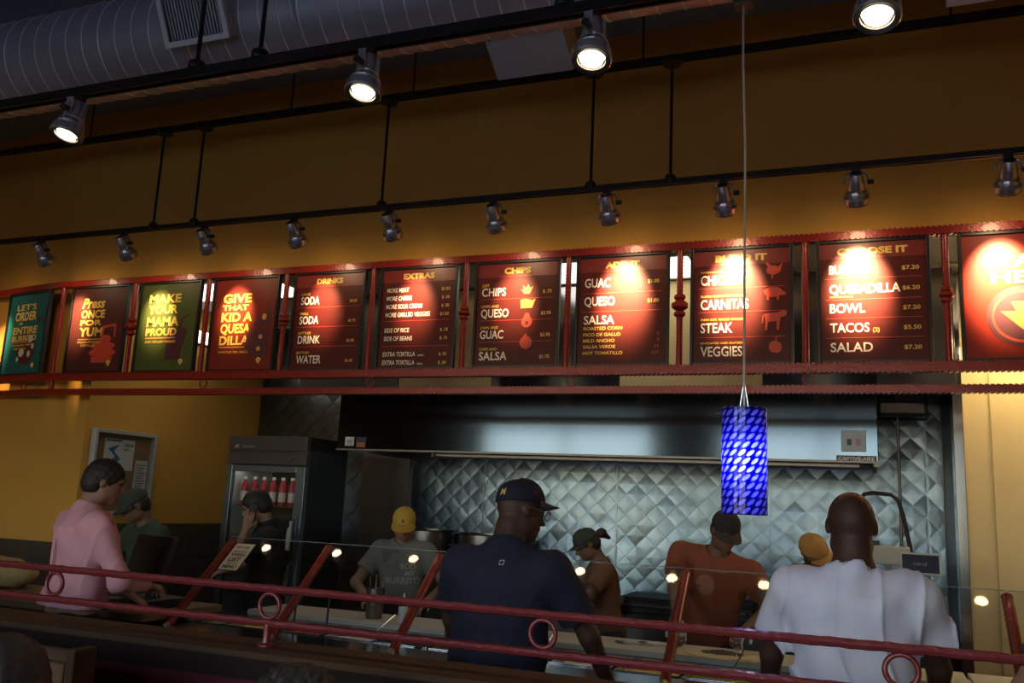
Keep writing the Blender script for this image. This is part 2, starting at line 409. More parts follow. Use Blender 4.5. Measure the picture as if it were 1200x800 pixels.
# right to left as the queue reads them; each centre from the frame bays
board(.78, 'rightmost menu board, red, with START HERE and an arrow in a circle', (.27, .020, .009),
      [T('START', .18, .73, .10, 'y', wfix=.40, bold=.032), T('HERE', .24, .60, .10, 'y', wfix=.33, bold=.032)],
      [([ell(.5, .33, .31, .245, 28)], 'd', 'arrow_ring'), ([ell(.5, .33, .27, .212, 28)], 'r', 'arrow_disc'),
       ([ell(.5, .33, .245, .19, 28)], 'd', 'arrow_disc'),
       ([[(.62, .45), (.40, .445), (.44, .37), (.31, .37), (.53, .19), (.60, .33), (.71, .29)]], 'o', 'arrow')], band=False)
board(.07, 'menu board headed CHOOSE IT with five dish prices', (.085, .009, .007),
      [HEAD('CHOOSE IT', .36)]+sum([[T(n, .09, v, .078, 'w', wfix=w_), T(p, .93, v+.015, .034, 'y', 'r', wfix=.085)] for n, v, w_, p in
       (('BURRITO', .735, .21, '$7.20'), ('QUESADILLA', .565, .36, '$6.20'), ('BOWL', .40, .18, '$7.20'), ('TACOS', .235, .20, '$5.50'), ('SALAD', .07, .215, '$7.20'))], [])
      + [T('(2)', .49, .235, .035, 'y'), T('SERVED WITH ONE SIDE', .09, .53, .012, 'y')],
      rules=[(.05, .95, v, .004, 'r') for v in (.69, .51, .35, .185)])
board(-.63, 'menu board headed BUILD IT with farm animal silhouettes', (.085, .009, .007),
      [HEAD('BUILD IT', .29)]+sum([[T(n, .08, v, .088, 'w', wfix=w_), T(q, .08, v+.108, .018, 'y', wfix=.24)] for n, v, w_, q in
       (('CHICKEN', .69, .235, 'MARINATED, GRILLED'), ('CARNITAS', .47, .27, 'SLOW ROASTED PORK'), ('STEAK', .26, .18, 'FRESH CUT, TENDER GRILLED'), ('VEGGIES', .05, .235, 'MARINATED AND SAUTEED'))], []),
      [([p for p in ICON[k]], 'r' if k != 'hen' else 'r', n) for k, n in (('hen', 'hen_print'), ('pig', 'pig_print'), ('cow', 'cow_print'), ('pepper', 'pepper_print'))],
      rules=[(.05, .95, v, .004, 'r') for v in (.655, .44, .215)])
board(-1.33, 'menu board headed ADD IT listing guac, queso and salsas', (.085, .009, .007),
      [HEAD('ADD IT', .21), T('GUAC', .07, .72, .085, 'w', wfix=.16), T('$1.00', .92, .74, .034, 'y', 'r'), T('QUESO', .07, .545, .085, 'w', wfix=.19), T('$1.00', .92, .56, .034, 'y', 'r'),
       T('SALSA', .07, .37, .082, 'w', wfix=.19)]+[T(n, .07, v, .030, 'y', wfix=w_) for n, v, w_ in (('ROASTED CORN', .315, .24), ('PICO DE GALLO', .257, .23), ('MILD ANCHO', .20, .195), ('SALSA VERDE', .143, .2), ('HOT TOMATILLO', .085, .245))],
      [([[(.905-.03*i, v), (.915-.03*i, v+.03), (.925-.03*i, v+.028), (.918-.03*i, v)] for v, n in ((.257, 1), (.20, 1), (.143, 2), (.085, 3)) for i in range(n)], 'r', 'chilli_print')],
      rules=[(.05, .95, v, .004, 'r') for v in (.66, .485)])
board(-2.01, 'menu board headed CHIPS with chip, queso, avocado and tomato pictures', (.085, .009, .007),
      [HEAD('CHIPS', .18)]+sum([[T(n, .06, v, .082, 'w', wfix=w_), T(q, .06, v+.095, .026, 'y'), T(p, .93, v+.012, .032, 'y', 'r')] for n, v, w_, q, p in
       (('CHIPS', .68, .165, 'JUST', '$ .75'), ('QUESO', .47, .19, 'CHIPS AND', '$2.95'), ('GUAC', .26, .16, 'CHIPS AND', '$2.95'), ('SALSA', .05, .19, 'CHIPS AND', '$1.75'))], []),
      [(ICON['chips'], 'o', 'chips_print'), (ICON['queso'], 'o', 'queso_print'), (ICON['guac'], 'r', 'avocado_print'), ([ell(.64, .405, .024, .02)], 'd', 'avocado_print'), (ICON['salsa'], 'r', 'tomato_print')],
      rules=[(.05, .95, v, .004, 'r') for v in (.645, .435, .225)])
board(-2.71, 'menu board headed EXTRAS with eight short lines', (.085, .009, .007),
      [HEAD('EXTRAS', .23)]+sum([[T(n, .07, v, .045, c, wfix=w_, shear=.05), T(p, .93, v+.003, .03, 'y', 'r')] for n, v, w_, p, c in
       (('MORE MEAT', .765, .165, '$1.50', 'w'), ('MORE CHEESE', .68, .19, '$ .50', 'w'), ('MORE SOUR CREAM', .595, .27, '$ .50', 'w'), ('MORE GRILLED VEGGIES', .51, .33, '$1.50', 'w'),
        ('SIDE OF RICE', .35, .185, '$ .75', 'w'), ('SIDE OF BEANS', .265, .21, '$ .75', 'w'), ('EXTRA TORTILLA', .095+.01, .24, '$ .95', 'w'), ('EXTRA TORTILLA', .02, .24, '$ .50', 'w'))], [])
      + [T('LARGE', .55, .105, .016, 'w'), T('SMALL', .55, .02, .016, 'w')],
      rules=[(.05, .95, v, .004, 'r') for v in (.465, .205)])
board(-3.40, 'menu board headed DRINKS with soda, drink and water prices', (.085, .009, .007),
      [HEAD('DRINKS', .21)]+sum([[T(n, .09, v, .085, 'w', wfix=w_), T(q, .09, v+.10, .026, 'y'), T(p, .92, v+.01, .028, 'y', 'r')] for n, v, w_, q, p in
       (('SODA', .68, .15, 'LARGE', '$2.05'), ('SODA', .47, .155, 'SMALL', '$1.75'), ('DRINK', .26, .18, 'BOTTLED', '$1.85'), ('WATER', .05, .20, 'BOTTLED', '$1.45'))], []),
      rules=[(.05, .95, v, .004, 'r') for v in (.645, .435, .225)])
board(-4.10, 'red poster reading GIVE THAT KID A QUESADILLA', (.20, .022, .012),
      [T('GIVE', .14, .74, .10, 'y', wfix=.25, bold=.032), T('THAT', .14, .655, .06, 'y', wfix=.23, bold=.032), T('KID A', .14, .53, .10, 'y', wfix=.27, bold=.032), T('QUESA', .14, .40, .105, 'y', wfix=.26, bold=.032), T('DILLA', .14, .27, .10, 'y', wfix=.26, bold=.032), T("WATCH 'EM SMILE", .14, .175, .025, 'y', wfix=.26)],
      [([[(.62, .46), (.93, .70), (.93, .46)], [(.62, .43), (.93, .43), (.93, .16), (.80, .10)], [(.60, .44), (.78, .11), (.66, .16), (.56, .24)]], 'd', 'quesadilla_print'),
       ([ell(.83, .57, .035, .035), ell(.80, .35, .03, .025), ell(.78, .22, .03, .025)], 'o', 'quesadilla_print'), emb, emb2], band=False, rules=[(.14, .6, .235, .012, 'o')])
board(-4.79, 'green poster reading MAKE YOUR MAMA PROUD beside a drink cup', (.075, .10, .025),
      [T('MAKE', .14, .78, .10, 'y', wfix=.30, bold=.032), T('YOUR', .14, .655, .10, 'y', wfix=.28, bold=.032), T('MAMA', .14, .51, .105, 'y', wfix=.30, bold=.032), T('PROUD', .14, .40, .085, 'y', wfix=.29, bold=.032), T('ADD GRILLED VEGGIES', .14, .315, .025, 'y', wfix=.29)],
      [([[(.52, .12), (.76, .12), (.86, .46), (.80, .48), (.58, .46), (.50, .42)], [(.70, .48), (.74, .60), (.86, .64), (.87, .62), (.77, .58), (.74, .48)]], 'd', 'cup_print'), emb, emb2], band=False, rules=[(.14, .66, .365, .012, 'o')])
board(-5.48, 'dark red poster reading PRESS ONCE FOR YUM with tortilla press', (.085, .02, .018),
      [T('Press', .18, .76, .12, 'y', wfix=.23, bold=.03, shear=.25), T('ONCE', .18, .64, .095, 'y', wfix=.24, bold=.032), T('FOR', .18, .55, .065, 'y', wfix=.22, bold=.032), T('YUM', .18, .42, .105, 'y', wfix=.24, bold=.032), T('FRESH-PRESSED', .17, .335, .024, 'y', wfix=.24), T('TORTILLAS', .23, .295, .024, 'y', wfix=.15)],
      [([ell(.66, .30, .23, .05), ell(.66, .22, .25, .055), [(.48, .10), (.84, .10), (.86, .17), (.46, .17)], ell(.70, .38, .10, .05), [(.60, .42), (.62, .54), (.86, .56), (.87, .40), (.84, .40), (.83, .53), (.66, .51), (.64, .42)]], 'r', 'press_print'), emb, emb2], band=False, rules=[(.17, .62, .375, .012, 'o')])
qx = Vector((bx, 5.065, 0)) + dl*.36
board(qx.x, "leftmost poster, teal, reading LET'S ORDER with a paint palette", (.015, .12, .13),
      [T("LET'S", .20, .80, .075, 'y', wfix=.27, bold=.01), T('ORDER', .18, .67, .11, 'y', wfix=.30, bold=.032), T('AN', .30, .615, .035, 'y', bold=.032), T('ENTIRE', .17, .50, .09, 'y', wfix=.34, bold=.032), T('BURRITO', .17, .41, .07, 'y', wfix=.34, bold=.032), T('STRAIGHT FROM', .17, .345, .025, 'y', wfix=.32), T('THE GRILL', .24, .30, .025, 'y', wfix=.18)],
      [([ell(.56, .31, .25, .205, 26)], 'd', 'palette_print'), ([ell(.46, .26, .07, .05), ell(.66, .43, .06, .05), ell(.38, .18, .03, .03), ell(.66, .24, .04, .04), ell(.74, .33, .035, .03)], 'c', 'palette_print'),
       ([[(.80, .62), (.80, .70), (.96, .66)]], 'd', 'flag_print'), emb], band=False, rules=[(.17, .62, .39, .010, 'o')], rz=-a_b, y=qx.y)

# ---------------------------------------------------------------- tracks and strut
def track(name, label, y, z, x0, x1, h=.032, w_=.036):
    t = thing(name, label, 'track', (0, y, z)); s_ = MB()
    s_.box((x0, -w_/2, 0), (x1, w_/2, h*.3)); s_.box((x0, -w_/2, -h*.7), (x1, -w_/2+.008, 0)); s_.box((x0, w_/2-.008, -h*.7), (x1, w_/2, 0)); s_.box((x0, -.004, -h*.5), (x1, .004, 0))
    s_.build('rail', m_black, t); return t
tr3 = track('light_track', 'black lighting track carrying the spotlights over the menu boards', 4.65, 3.455, -7.6, 3.4)
tr1 = track('light_track', 'thick black lighting track nearest the camera, below the duct', 2.87, 3.475, -7.6, 3.4, .045, .045)
st = track('support_strut', 'black steel strut high on the ochre wall holding round canopies', 4.65, 4.195, -7.8, 3.6, .040, .036)
for x in (-6.7, -5.35, -3.55, -2.62, -1.13, .47, 2.2):
    MB().cyl((x, 0, 0), (x, 0, .55), .006, 8).build('hanger_rod', m_black, st)
for x in (-6.38, -4.63, -4.27, -2.79, -1.42, -.96, 1.36):
    MB().lathe([(.05, -.04), (.058, -.03), (.058, -.012), (.04, -.005)], (x, 0, 0), n=18).build('canopy', m_black, tr3, smooth=True).location = (0, 0, .735)
    MB().cyl((x, 0, .015), (x, 0, .70), .009, 8).build('drop_rod', m_black, tr3)
    MB().lathe([(.03, -.012), (.034, .0), (.03, .03), (.012, .045)], (x, 0, 0), n=12).build('clamp', m_black, tr3, smooth=True)
for x in (-2.72, -2.38, -1.0, 1.2):
    MB().cyl((x, 0, .02), (x, 0, 1.27), .010, 8).build('drop_rod', m_black, tr1)
    MB().lathe([(.036, .01), (.040, .02), (.036, .045), (.014, .06)], (x, 0, 0), n=12).build('clamp', m_black, tr1, smooth=True)

# ---------------------------------------------------------------- spotlights
def spot_head(label, group, tilt, s=1.0, lens=m_lens2, big=False, yaw=0, rim=m_lamp):
    t = thing('track_spotlight', label, 'spotlight', (0, 0, 0), group=group)
    MB().box((-.022*s, -.014*s, -.030*s), (.022*s, .014*s, .012)).build('adapter', m_black, t, bevel=.002)
    piv = Vector((0, 0, -.085*s)); M = RZ(yaw) @ RX(tilt)     # body axis = local -z, tilt>0 leans the lens toward +Y
    y_ = MB(); W = .055*s
    arc = [(-W, .0, 0), (-W, 0, .03*s), (-W*.8, 0, .048*s), (-W*.3, 0, .058*s), (W*.3, 0, .058*s), (W*.8, 0, .048*s), (W, 0, .03*s), (W, 0, 0)]
    ang = R(90) if big else 0
    y_.tube([piv + RZ(ang+yaw) @ Vector(p) for p in arc], .005*s, 8); y_.build('yoke', rim, t, smooth=True)
    if big:
        y2 = MB().obox(piv+RZ(yaw) @ Vector((0, -.050*s, .012*s)), (.030*s, .006*s, .085*s), RZ(yaw)); y2.build('yoke_plate', rim, t, bevel=.001)
    kn = RZ(ang*-1+yaw) @ Vector((W+.012*s, 0, 0)) if big else RZ(yaw) @ Vector((W+.012*s, 0, 0))
    MB().cyl(piv+kn*.8, piv+kn*1.25, .013*s, 12).build('knob', m_black, t)
    prof = [(.012, .055), (.030, .053), (.034, .045), (.040, .0), (.044, -.030), (.041, -.034), (.052, -.046), (.054, -.058), (.050, -.061), (.064, -.075), (.066, -.105), (.060, -.110), (.055, -.100)]
    MB().lathe([(r_*s, z*s) for r_, z in prof], piv, M, 24, caps=False).build('body', rim, t, smooth=True)
    MB().lathe([(.001, .054*s+.001), (.026*s, .054*s+.001)], piv, M, 16, caps=False).build('rear_cap', m_black, t)
    MB().lathe([(.0615*s, -.108*s), (.0615*s, -.112*s), (.046*s, -.108*s), (.046*s, -.095*s)], piv, M, 24, caps=False).build('lens_ring', m_black, t, smooth=True)
    MB().lathe([(.049*s, -.103*s), (.047*s, -.100*s), (.036*s, -.096*s)], piv, M, 48, caps=False).build('reflector', mat('reflector', (.8, .74, .66), .18, 1), t)
    MB().lathe([(.0375*s, -.096*s), (.037*s, -.105*s), (.020*s, -.109*s), (.001, -.110*s)], piv, M, 24, caps=False).build('lens', lens, t, smooth=True)
    MB().tube([(.012*s, .006*s, -.03*s), (.03*s, .02*s, -.045*s), (.012*s, .03*s, -.055*s), piv+M @ Vector((.01*s, 0, .055*s))], .004*s, 6).build('cord', m_black, t, smooth=True)
    return t, piv, M
def add_spots(t, piv, M, s, power, cone, blend, name='bulb', power2=0, cone2=120):
    for nm, p, c_, b_ in ((name, power, cone, blend), (name+'_spill', power2, cone2, 1.0)):
        if not p: continue
        l = D.lights.new(nm, 'SPOT'); l.energy = p; l.spot_size = R(c_); l.spot_blend = b_; l.color = (1.0, .66, .34); l.shadow_soft_size = .03*s
        o = D.objects.new(nm, l); C.objects.link(o); o.parent = t; o.location = piv + M @ Vector((0, 0, -.125*s)); o.rotation_euler = M.to_euler()
lx = [(-5.69, 'the PRESS ONCE FOR YUM poster'), (-4.89, 'the green MAMA PROUD poster'), (-4.17, 'the red quesadilla poster'), (-3.44, 'the DRINKS board'), (-2.73, 'the EXTRAS board'), (-2.02, 'the CHIPS board'), (-1.32, 'the ADD IT board'), (-.67, 'the BUILD IT board'), (0.0, 'the CHOOSE IT board'), (.69, 'the rightmost START HERE board'), (1.42, None), (-6.5, "the teal LET'S ORDER poster")]
base, piv, M = spot_head('', 'spotlights aimed at the menu boards', R(45))
add_spots(base, piv, M, 1, P_BOARD, 40, 1.0, 'bulb', 3.0, 140)
for i, (x, lab) in enumerate(lx):
    if lab is None: continue
    o = base if i == 0 else copy_tree(base)
    if i in (6, 7, 8, 9):
        for q in [q for q in o.children if q.type == 'LIGHT' and 'spill' not in q.name]:
            q.data = q.data.copy(); q.data.energy = P_BOARD*BRIGHT[i-6]; q.data.spot_size = R(44)
    o.location = (x, 4.65, 3.44); o['label'] = 'silver track spotlight tilted toward '+lab
    if lab.startswith('the teal'): o.rotation_euler = (0, 0, R(20))
s1 = 1.14
b1, piv1, M1 = spot_head('', 'lit spotlights on the front track', R(-14), s1, m_lens, True)
add_spots(b1, piv1, M1, s1, P_FRONT, 80, 1.0, 'bulb')
for i, (x, lab, rz) in enumerate(((-3.40, 'lit silver spotlight of the front track at far left, below the duct', 12), (-1.83, 'lit silver spotlight of the front track above the EXTRAS board', 0), (-.885, 'lit silver spotlight beside the pale duct panel, on front track', -4), (.095, 'lit silver spotlight of the front track above the CHOOSE IT board', 16))):
    o = b1 if i == 0 else copy_tree(b1)
    o.location = (x, 2.87, 3.455); o.rotation_euler = (0, R(rz*.5), R(rz)); o['label'] = lab

# ---------------------------------------------------------------- duct, registers
du = thing('spiral_duct', 'large grey spiral air duct under the ceiling', 'duct', (0, 3.78, 4.285))
prof = []; rd = .283
RXd = RY(R(90))
MB().lathe([(rd, -8.4), (rd, 3.9)], (0, 0, 0), RXd, 48).build('pipe', m_duct, du, smooth=True)
sp = MB(); x = -8.3
pts = []
while x < 3.8:
    for k in range(40):
        a = 2*PI*k/40; pts.append((x+.125*k/40, rd*1.004*math.sin(a), rd*1.004*math.cos(a)))
    x += .125
sp.tube(pts, .0040, 4); sp.build('spiral_seam', mat('seam', (.85, .88, .95), .35, .2), du)
for x in (-2.75, .3): MB().lathe([(rd+.004, x-.02), (rd+.012, x-.012), (rd+.012, x+.012), (rd+.004, x+.02)], (0, 0, 0), RXd, 48).build('coupling', m_duct, du, smooth=True)
for x in (-7, -4.4, -1.2, 2.2): MB().box((x-.015, -.003, rd), (x+.015, .003, .48)).build('hanger_strap', m_duct, du)
reg = thing('air_register', 'grey slatted air register on the side of the spiral duct', 'air vent', (-3.325, 3.50, 4.045))
d_up = Vector((0, -.46, .89)).normalized(); nrm = Vector((0, -.89, -.46)).normalized(); Mr = Matrix((Vector((1, 0, 0)), d_up, nrm)).transposed()
f = MB(); hw, hl = .215, .56
for a, b in (((-hw, 0), (-hw+.03, hl)), ((hw-.03, 0), (hw, hl)), ((-hw+.03, 0), (hw-.03, .03)), ((-hw+.03, hl-.03), (hw-.03, hl))):
    f.prism([(a[0], a[1]), (b[0], a[1]), (b[0], b[1]), (a[0], b[1])], .015, Mr, (0, 0, 0))
f.build('frame', mat('register_frame', (.78, .82, .90), .5), reg)
bxm = MB()
for xx in (-hw+.01, hw-.014): bxm.prism([(xx, .01), (xx+.004, .01), (xx+.004, hl-.01), (xx, hl-.01)], -.24, Mr, (0, 0, 0))
bxm.prism([(-hw+.01, .01), (hw-.01, .01), (hw-.01, .014), (-hw+.01, .014)], -.24, Mr, (0, 0, 0))
bxm.prism([(-hw+.01, .01), (hw-.01, .01), (hw-.01, hl-.01), (-hw+.01, hl-.01)], -.004, Mr, nrm*-.06)
bxm.build('collar_box', m_duct2, reg)
MB().prism([(-hw+.02, .02), (hw-.02, .02), (hw-.02, hl-.02), (-hw+.02, hl-.02)], .003, Mr, nrm*-.045).build('shade_backing', m_black, reg)  # black sheet added as the shade inside the register
sl = None
for k in range(17):
    xx = -hw+.045+k*.0207
    o = MB().prism([(0, .035), (.007, .035), (.007, hl-.035), (0, hl-.035)], -.02, Mr, (0, 0, .0)).build('slat', m_duct2, reg) if sl is None else sl.copy()
    if sl is None: sl = o
    else: C.objects.link(o)
    o.location = (xx, 0, 0)
pl = thing('duct_panel', 'plain pale grey panel tilted below the duct, left of a lit spotlight', 'panel', (-1.58, 4.11, 3.92))
d2 = Vector((0, -.80, .50)).normalized(); n2 = Vector((0, -.50, -.80)).normalized(); Mp = Matrix((Vector((1, 0, 0)), d2, n2)).transposed()
MB().prism([(-.215, 0), (.215, 0), (.215, .262), (-.215, .262)], .02, Mp, (0, 0, 0)).build('plate', mat('pale_plate', (.36, .38, .42), .6), pl, bevel=.004)
MB().prism([(-.19, .02), (.19, .02), (.19, .24), (-.19, .24)], -.25, Mp, (0, 0, 0)).build('collar_box', m_duct2, pl)
pl2 = thing('duct_panel', 'white panel cut off by the top edge of the photo at right', 'panel', (.60, 4.0, 3.905))
MB().prism([(-.215, 0), (.215, 0), (.215, .26), (-.215, .26)], .02, Mp, (0, 0, 0)).build('plate', mat('pale_plate2', (.62, .64, .66), .6), pl2, bevel=.004)
MB().prism([(-.19, .02), (.19, .02), (.19, .24), (-.19, .24)], -.25, Mp, (0, 0, 0)).build('collar_box', m_duct2, pl2)
for p_ in (pl, pl2): MB().cyl((0, .05, .1), (0, .05, .8), .006, 6).build('hanger_rod', m_duct2, p_)

# ---------------------------------------------------------------- hood
hd = thing('extractor_hood', 'long stainless steel extractor hood under the menu boards', 'extractor hood', (-1.905, 6.1, 2.02))
HW = 1.995
MB().box((-HW, 0, 0), (HW, .03, .46)).build('front_face', mat('hood_steel', (.060, .078, .10), .11, 1, noise=.1, scale=3, bump=.10, bscale=1.6, stretch=(1, 1, .25)), hd, bevel=.004)
b = MB(); b.box((-HW, .03, 0), (-HW+.02, 1.30, .46)); b.box((HW-.02, .03, 0), (HW, 1.30, .46)); b.box((-HW+.02, .03, .44), (HW-.02, 1.30, .46)); b.box((-HW+.02, 1.28, .02), (HW-.02, 1.30, .44))
b.build('casing', m_steeld, hd)
MB().box((-HW, -.012, -.006), (HW, .05, .008)).build('drip_lip', m_steeld, hd)
MB().box((HW-.03, -.014, -.03), (HW+.004, .05, .005)).build('corner_cap', m_steeld, hd)
for k in range(7):
    x0 = -HW+.08+k*.55
    fm = MB().obox((x0+.26, .95, .20), (.50, .03, .44), RX(R(-45))).build('filter', m_steeld, hd)
MB().box((-1.2, .10, -.028), (1.88, .14, -.010)).build('light_bar', m_steeld, hd)
for xx in (-1.35, 0, 1.35):
    MB().box((xx-.55, .50, .03), (xx+.55, .60, .06)).build('light_tube', m_hoodl, hd)
MB().lathe([(.0, 0), (.012, -.004), (.012, -.03), (.0, -.034)], (-1.18, .08, -.005), n=10).build('nozzle', m_steel, hd)
sw = MB().box((1.775, -.010, .065), (1.925, 0, .20)).build('switch_plate', mat('switch_plate', (.20, .22, .24), .4, .5), hd, bevel=.002)
MB().box((1.81, -.016, .105), (1.838, -.010, .145)).build('switch', m_blackp, sw)
MB().box((1.862, -.016, .105), (1.890, -.010, .145)).build('switch', mat('red_switch', (.35, .02, .02), .3), sw)
npl = MB().box((1.745, -.006, .002), (1.985, 0, .040)).build('nameplate', mat('nameplate', (.03, .012, .02), .4), hd)
mb = MB(); put_text(mb, 'CAPTIVE-AIRE', 1.757, .010, .021, wfix=.215, o=(0, -.0065, 0), bold=.03); mb.build('lettering', mat('plate_white', (.75, .70, .72), .4), npl)
s_ = MB().box((-HW+.075, -.004, .03), (-HW+.155, 0, .10)).build('sticker', mat('sticker_white', (.72, .70, .64), .5), hd)
mb = MB(); put_text(mb, 'NSF', -HW+.09, .055, .02, wfix=.05, o=(0, -.0045, 0)); put_text(mb, 'LISTED', -HW+.085, .038, .009, wfix=.06, o=(0, -.0045, 0)); mb.build('lettering', m_blackp, s_)
MB().box((-HW+.175, -.004, .065), (-HW+.265, 0, .10)).build('sticker', mat('sticker_blue', (.03, .04, .12), .5), hd)
MB().box((-HW+.18, -.004, .02), (-HW+.26, 0, .062)).build('sticker', mat('sticker_orange', (.35, .14, .06), .5), hd)
# closure panels between hood and ceiling
cps = [(-4.35, -3.42, m_steeld, 0), (-3.42, -2.62, m_cream, 0), (-2.62, -1.62, m_steel, 0), (-1.62, -.62, m_cream, 0), (-.62, .09, m_steel, 0), (.09, .56, m_steeld, 0)]  # cream ones put warm reflections in the steel into their colour
cp = thing('closure_panels', 'steel infill panels above the extractor hood, some coloured cream as reflections', 'wall panel', (0, 6.16, 2.485))
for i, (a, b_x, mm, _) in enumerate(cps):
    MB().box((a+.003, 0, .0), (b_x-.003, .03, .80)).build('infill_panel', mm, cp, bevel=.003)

# ---------------------------------------------------------------- drinks fridge
fr = thing('drinks_fridge', 'dark steel glass-door drinks fridge behind the man on the phone', 'fridge', (-4.415, 5.90, 0))
FW = .375
b = MB(); b.box((-FW, .05, .1), (-FW+.03, .60, 2.10)); b.box((FW-.03, .05, .1), (FW, .60, 2.10)); b.box((-FW+.03, .57, .1), (FW-.03, .60, 2.10)); b.box((-FW+.03, .05, .1), (FW-.03, .57, .16)); b.box((-FW+.03, .05, 1.86), (FW-.03, .57, 2.10))
b.build('cabinet', m_steelb, fr, bevel=.004)
hdm = mat('fridge_header', (.10, .085, .08), .4, .4)
hp = MB(); hp.box((-FW, 0, 1.875), (FW, .05, 1.965)); hp.box((-FW, 0, 1.985), (FW, .05, 2.10)); hp.box((-FW, .015, 1.965), (FW, .05, 1.985)); hd_ = hp.build('header', hdm, fr, bevel=.003)
mb = MB(); put_text(mb, 'Traulsen', -FW+.14, 2.005, .022, wfix=.12, o=(0, -.0005, 0)); mb.prism([(-FW+.055, 2.0), (-FW+.09, 2.0), (-FW+.105, 2.03), (-FW+.07, 2.03)], .001, FACE, (0, 0, 0)); mb.build('logo', m_lamp, hd_)
MB().cyl((.23, -.005, 1.925), (.23, .01, 1.925), .018, 16).build('lock', m_steel, hd_)
dr = MB(); dr.box((-FW, 0, .12), (-FW+.055, .045, 1.865)); dr.box((FW-.085, 0, .12), (FW, .045, 1.865)); dr.box((-FW+.055, 0, 1.815), (FW-.085, .045, 1.865)); dr.box((-FW+.055, 0, .12), (FW-.085, .045, .19))
dro = dr.build('door', mat('door_frame', (.20, .24, .27), .35, .8), fr, bevel=.004)
MB().box((-FW+.055, .02, .19), (FW-.085, .026, 1.815)).build('pane', m_glass, dro)
MB().box((FW-.05, -.03, .9), (FW-.03, -.01, 1.5)).build('handle', m_steel, dro, bevel=.003)
MB().box((-FW+.032, .06, .17), (-FW+.036, .56, 1.85)).build('liner', m_white, fr)
MB().box((-FW+.06, .08, 1.84), (FW-.09, .12, 1.855)).build('fridge_light', mat('fridge_tube', (1, 1, 1), emit=(1, .95, .9), estr=2.2), fr)
for z in (1.555, 1.22, .88, .54): MB().box((-FW+.04, .08, z-.008), (FW-.04, .55, z)).build('shelf', m_steel, fr)
m_can = mat('can_red', (.50, .03, .04), .35); m_canw = mat('can_label', (.72, .66, .60), .4); m_canp = mat('can_purple', (.10, .03, .08), .4)
def bottle(loc, body, lab, label, grp, tall=.22):
    t = thing('drink_bottle', label, 'bottle', loc, group=grp)
    MB().lathe([(.026, 0), (.031, .01), (.031, .13), (.026, .16), (.013, .185), (.012, .20)], (0, 0, 0), n=14).build('bottle_body', body, t, smooth=True)
    MB().lathe([(.0316, .03), (.0316, .105)], (0, 0, 0), n=14, caps=False).build('bottle_label', lab, t, smooth=True)
    MB().lathe([(.014, .20), (.014, .222)], (0, 0, 0), n=12).build('cap', m_white, t)
    return t
pos_names = ['first', 'second', 'third', 'fourth', 'fifth', 'sixth']
proto = {}
k = 0
for row in range(2):
    for c_ in range(6):
        x = -4.415-FW+.105+c_*.092; y = 6.02+row*.12
        key = row
        lab = 'red soda bottle on the top fridge shelf, %s row, %s from the left' % (('front', 'back')[row], pos_names[c_])
        if key not in proto: o = bottle((x, y, 1.556), m_can if row == 0 else m_canp, m_canw if row == 0 else m_can, lab, 'soda bottles on the top fridge shelf'); proto[key] = o
        else: o = copy_tree(proto[key]); o.location = (x, y, 1.556)
        o['label'] = lab
m_juice = mat('juice_yellow', (.55, .50, .03), .3); m_jl = mat('juice_label', (.62, .66, .5), .4)
for i, (x, z, mm, ll) in enumerate(((-4.13, .881, m_juice, 'yellow juice bottle in the fridge below the phone arm, nearer the door edge'), (-4.20, .881, m_juice, 'yellow juice bottle in the fridge beside its twin'), (-4.13, 1.221, m_canw, 'white bottle on the middle fridge shelf, nearest the door edge'), (-4.21, 1.221, m_canw, 'white bottle on the middle fridge shelf, second from the door edge'))):
    bottle((x, 6.02, z), mm, m_jl, ll, 'bottles on the lower fridge shelves')

# ---------------------------------------------------------------- bulletin board on the kitchen side wall
bb = thing('notice_board', 'white-framed glazed notice board with papers on the ochre wall', 'notice board', (-5.71, 5.70, 1.42))
f = MB(); W2 = .335; H_ = .68
f.box((0, -W2, 0), (.05, -W2+.03, H_)); f.box((0, W2-.03, 0), (.05, W2, H_)); f.box((0, -W2+.03, 0), (.05, W2-.03, .03)); f.box((0, -W2+.03, H_-.03), (.05, W2-.03, H_))
f.build('frame', mat('board_alu', (.55, .55, .54), .4, .3), bb, bevel=.003)
MB().box((.0, -W2+.03, .03), (.012, W2-.03, H_-.03)).build('cork', mat('cork', (.30, .17, .07), .9, noise=.3, scale=60), bb)
MX = Matrix((Vector((0, 1, 0)), Vector((0, 0, 1)), Vector((1, 0, 0)))).transposed()
p1 = MB().box((.012, -.20, .36), (.014, .12, .61)).build('paper', mat('paper_white', (.72, .72, .70), .7), bb)
mb = MB(); mb.prism([(-.18, .38), (-.08, .47), (-.16, .53), (-.04, .57), (-.10, .51), (-.02, .45), (-.12, .38)], .001, MX, (.014, 0, 0)); mb.box((.014, -.19, .59), (.015, -.02, .605)); mb.build('logo', mat('paper_blue', (.05, .16, .35), .6), p1)
mb = MB(); put_text(mb, 'LABOR', 0, .555, .025, M=MX, o=(.0145, 0, 0)); put_text(mb, 'LAW', .0, .52, .022, M=MX, o=(.0145, 0, 0)); mb.build('lettering', m_blackp, p1)
p2 = MB().box((.012, .15, .20), (.014, .29, .45)).build('paper', mat('paper_grey', (.62, .62, .60), .7), bb)
mb = MB()
for k in range(9): mb.box((.014, .165, .41-.022*k), (.0145, .275-.02*(k % 3), .416-.022*k))
mb.build('print', m_blackp, p2)
mb = MB(); mb.box((.048, -W2+.03, .03), (.050, W2-.03, H_-.03)); mb.build('pane', m_glass, bb)
wl = thing('wall_light', 'small white lit box on the kitchen side wall, behind the red quesadilla poster', 'wall light', (-5.71, 6.45, 2.98))
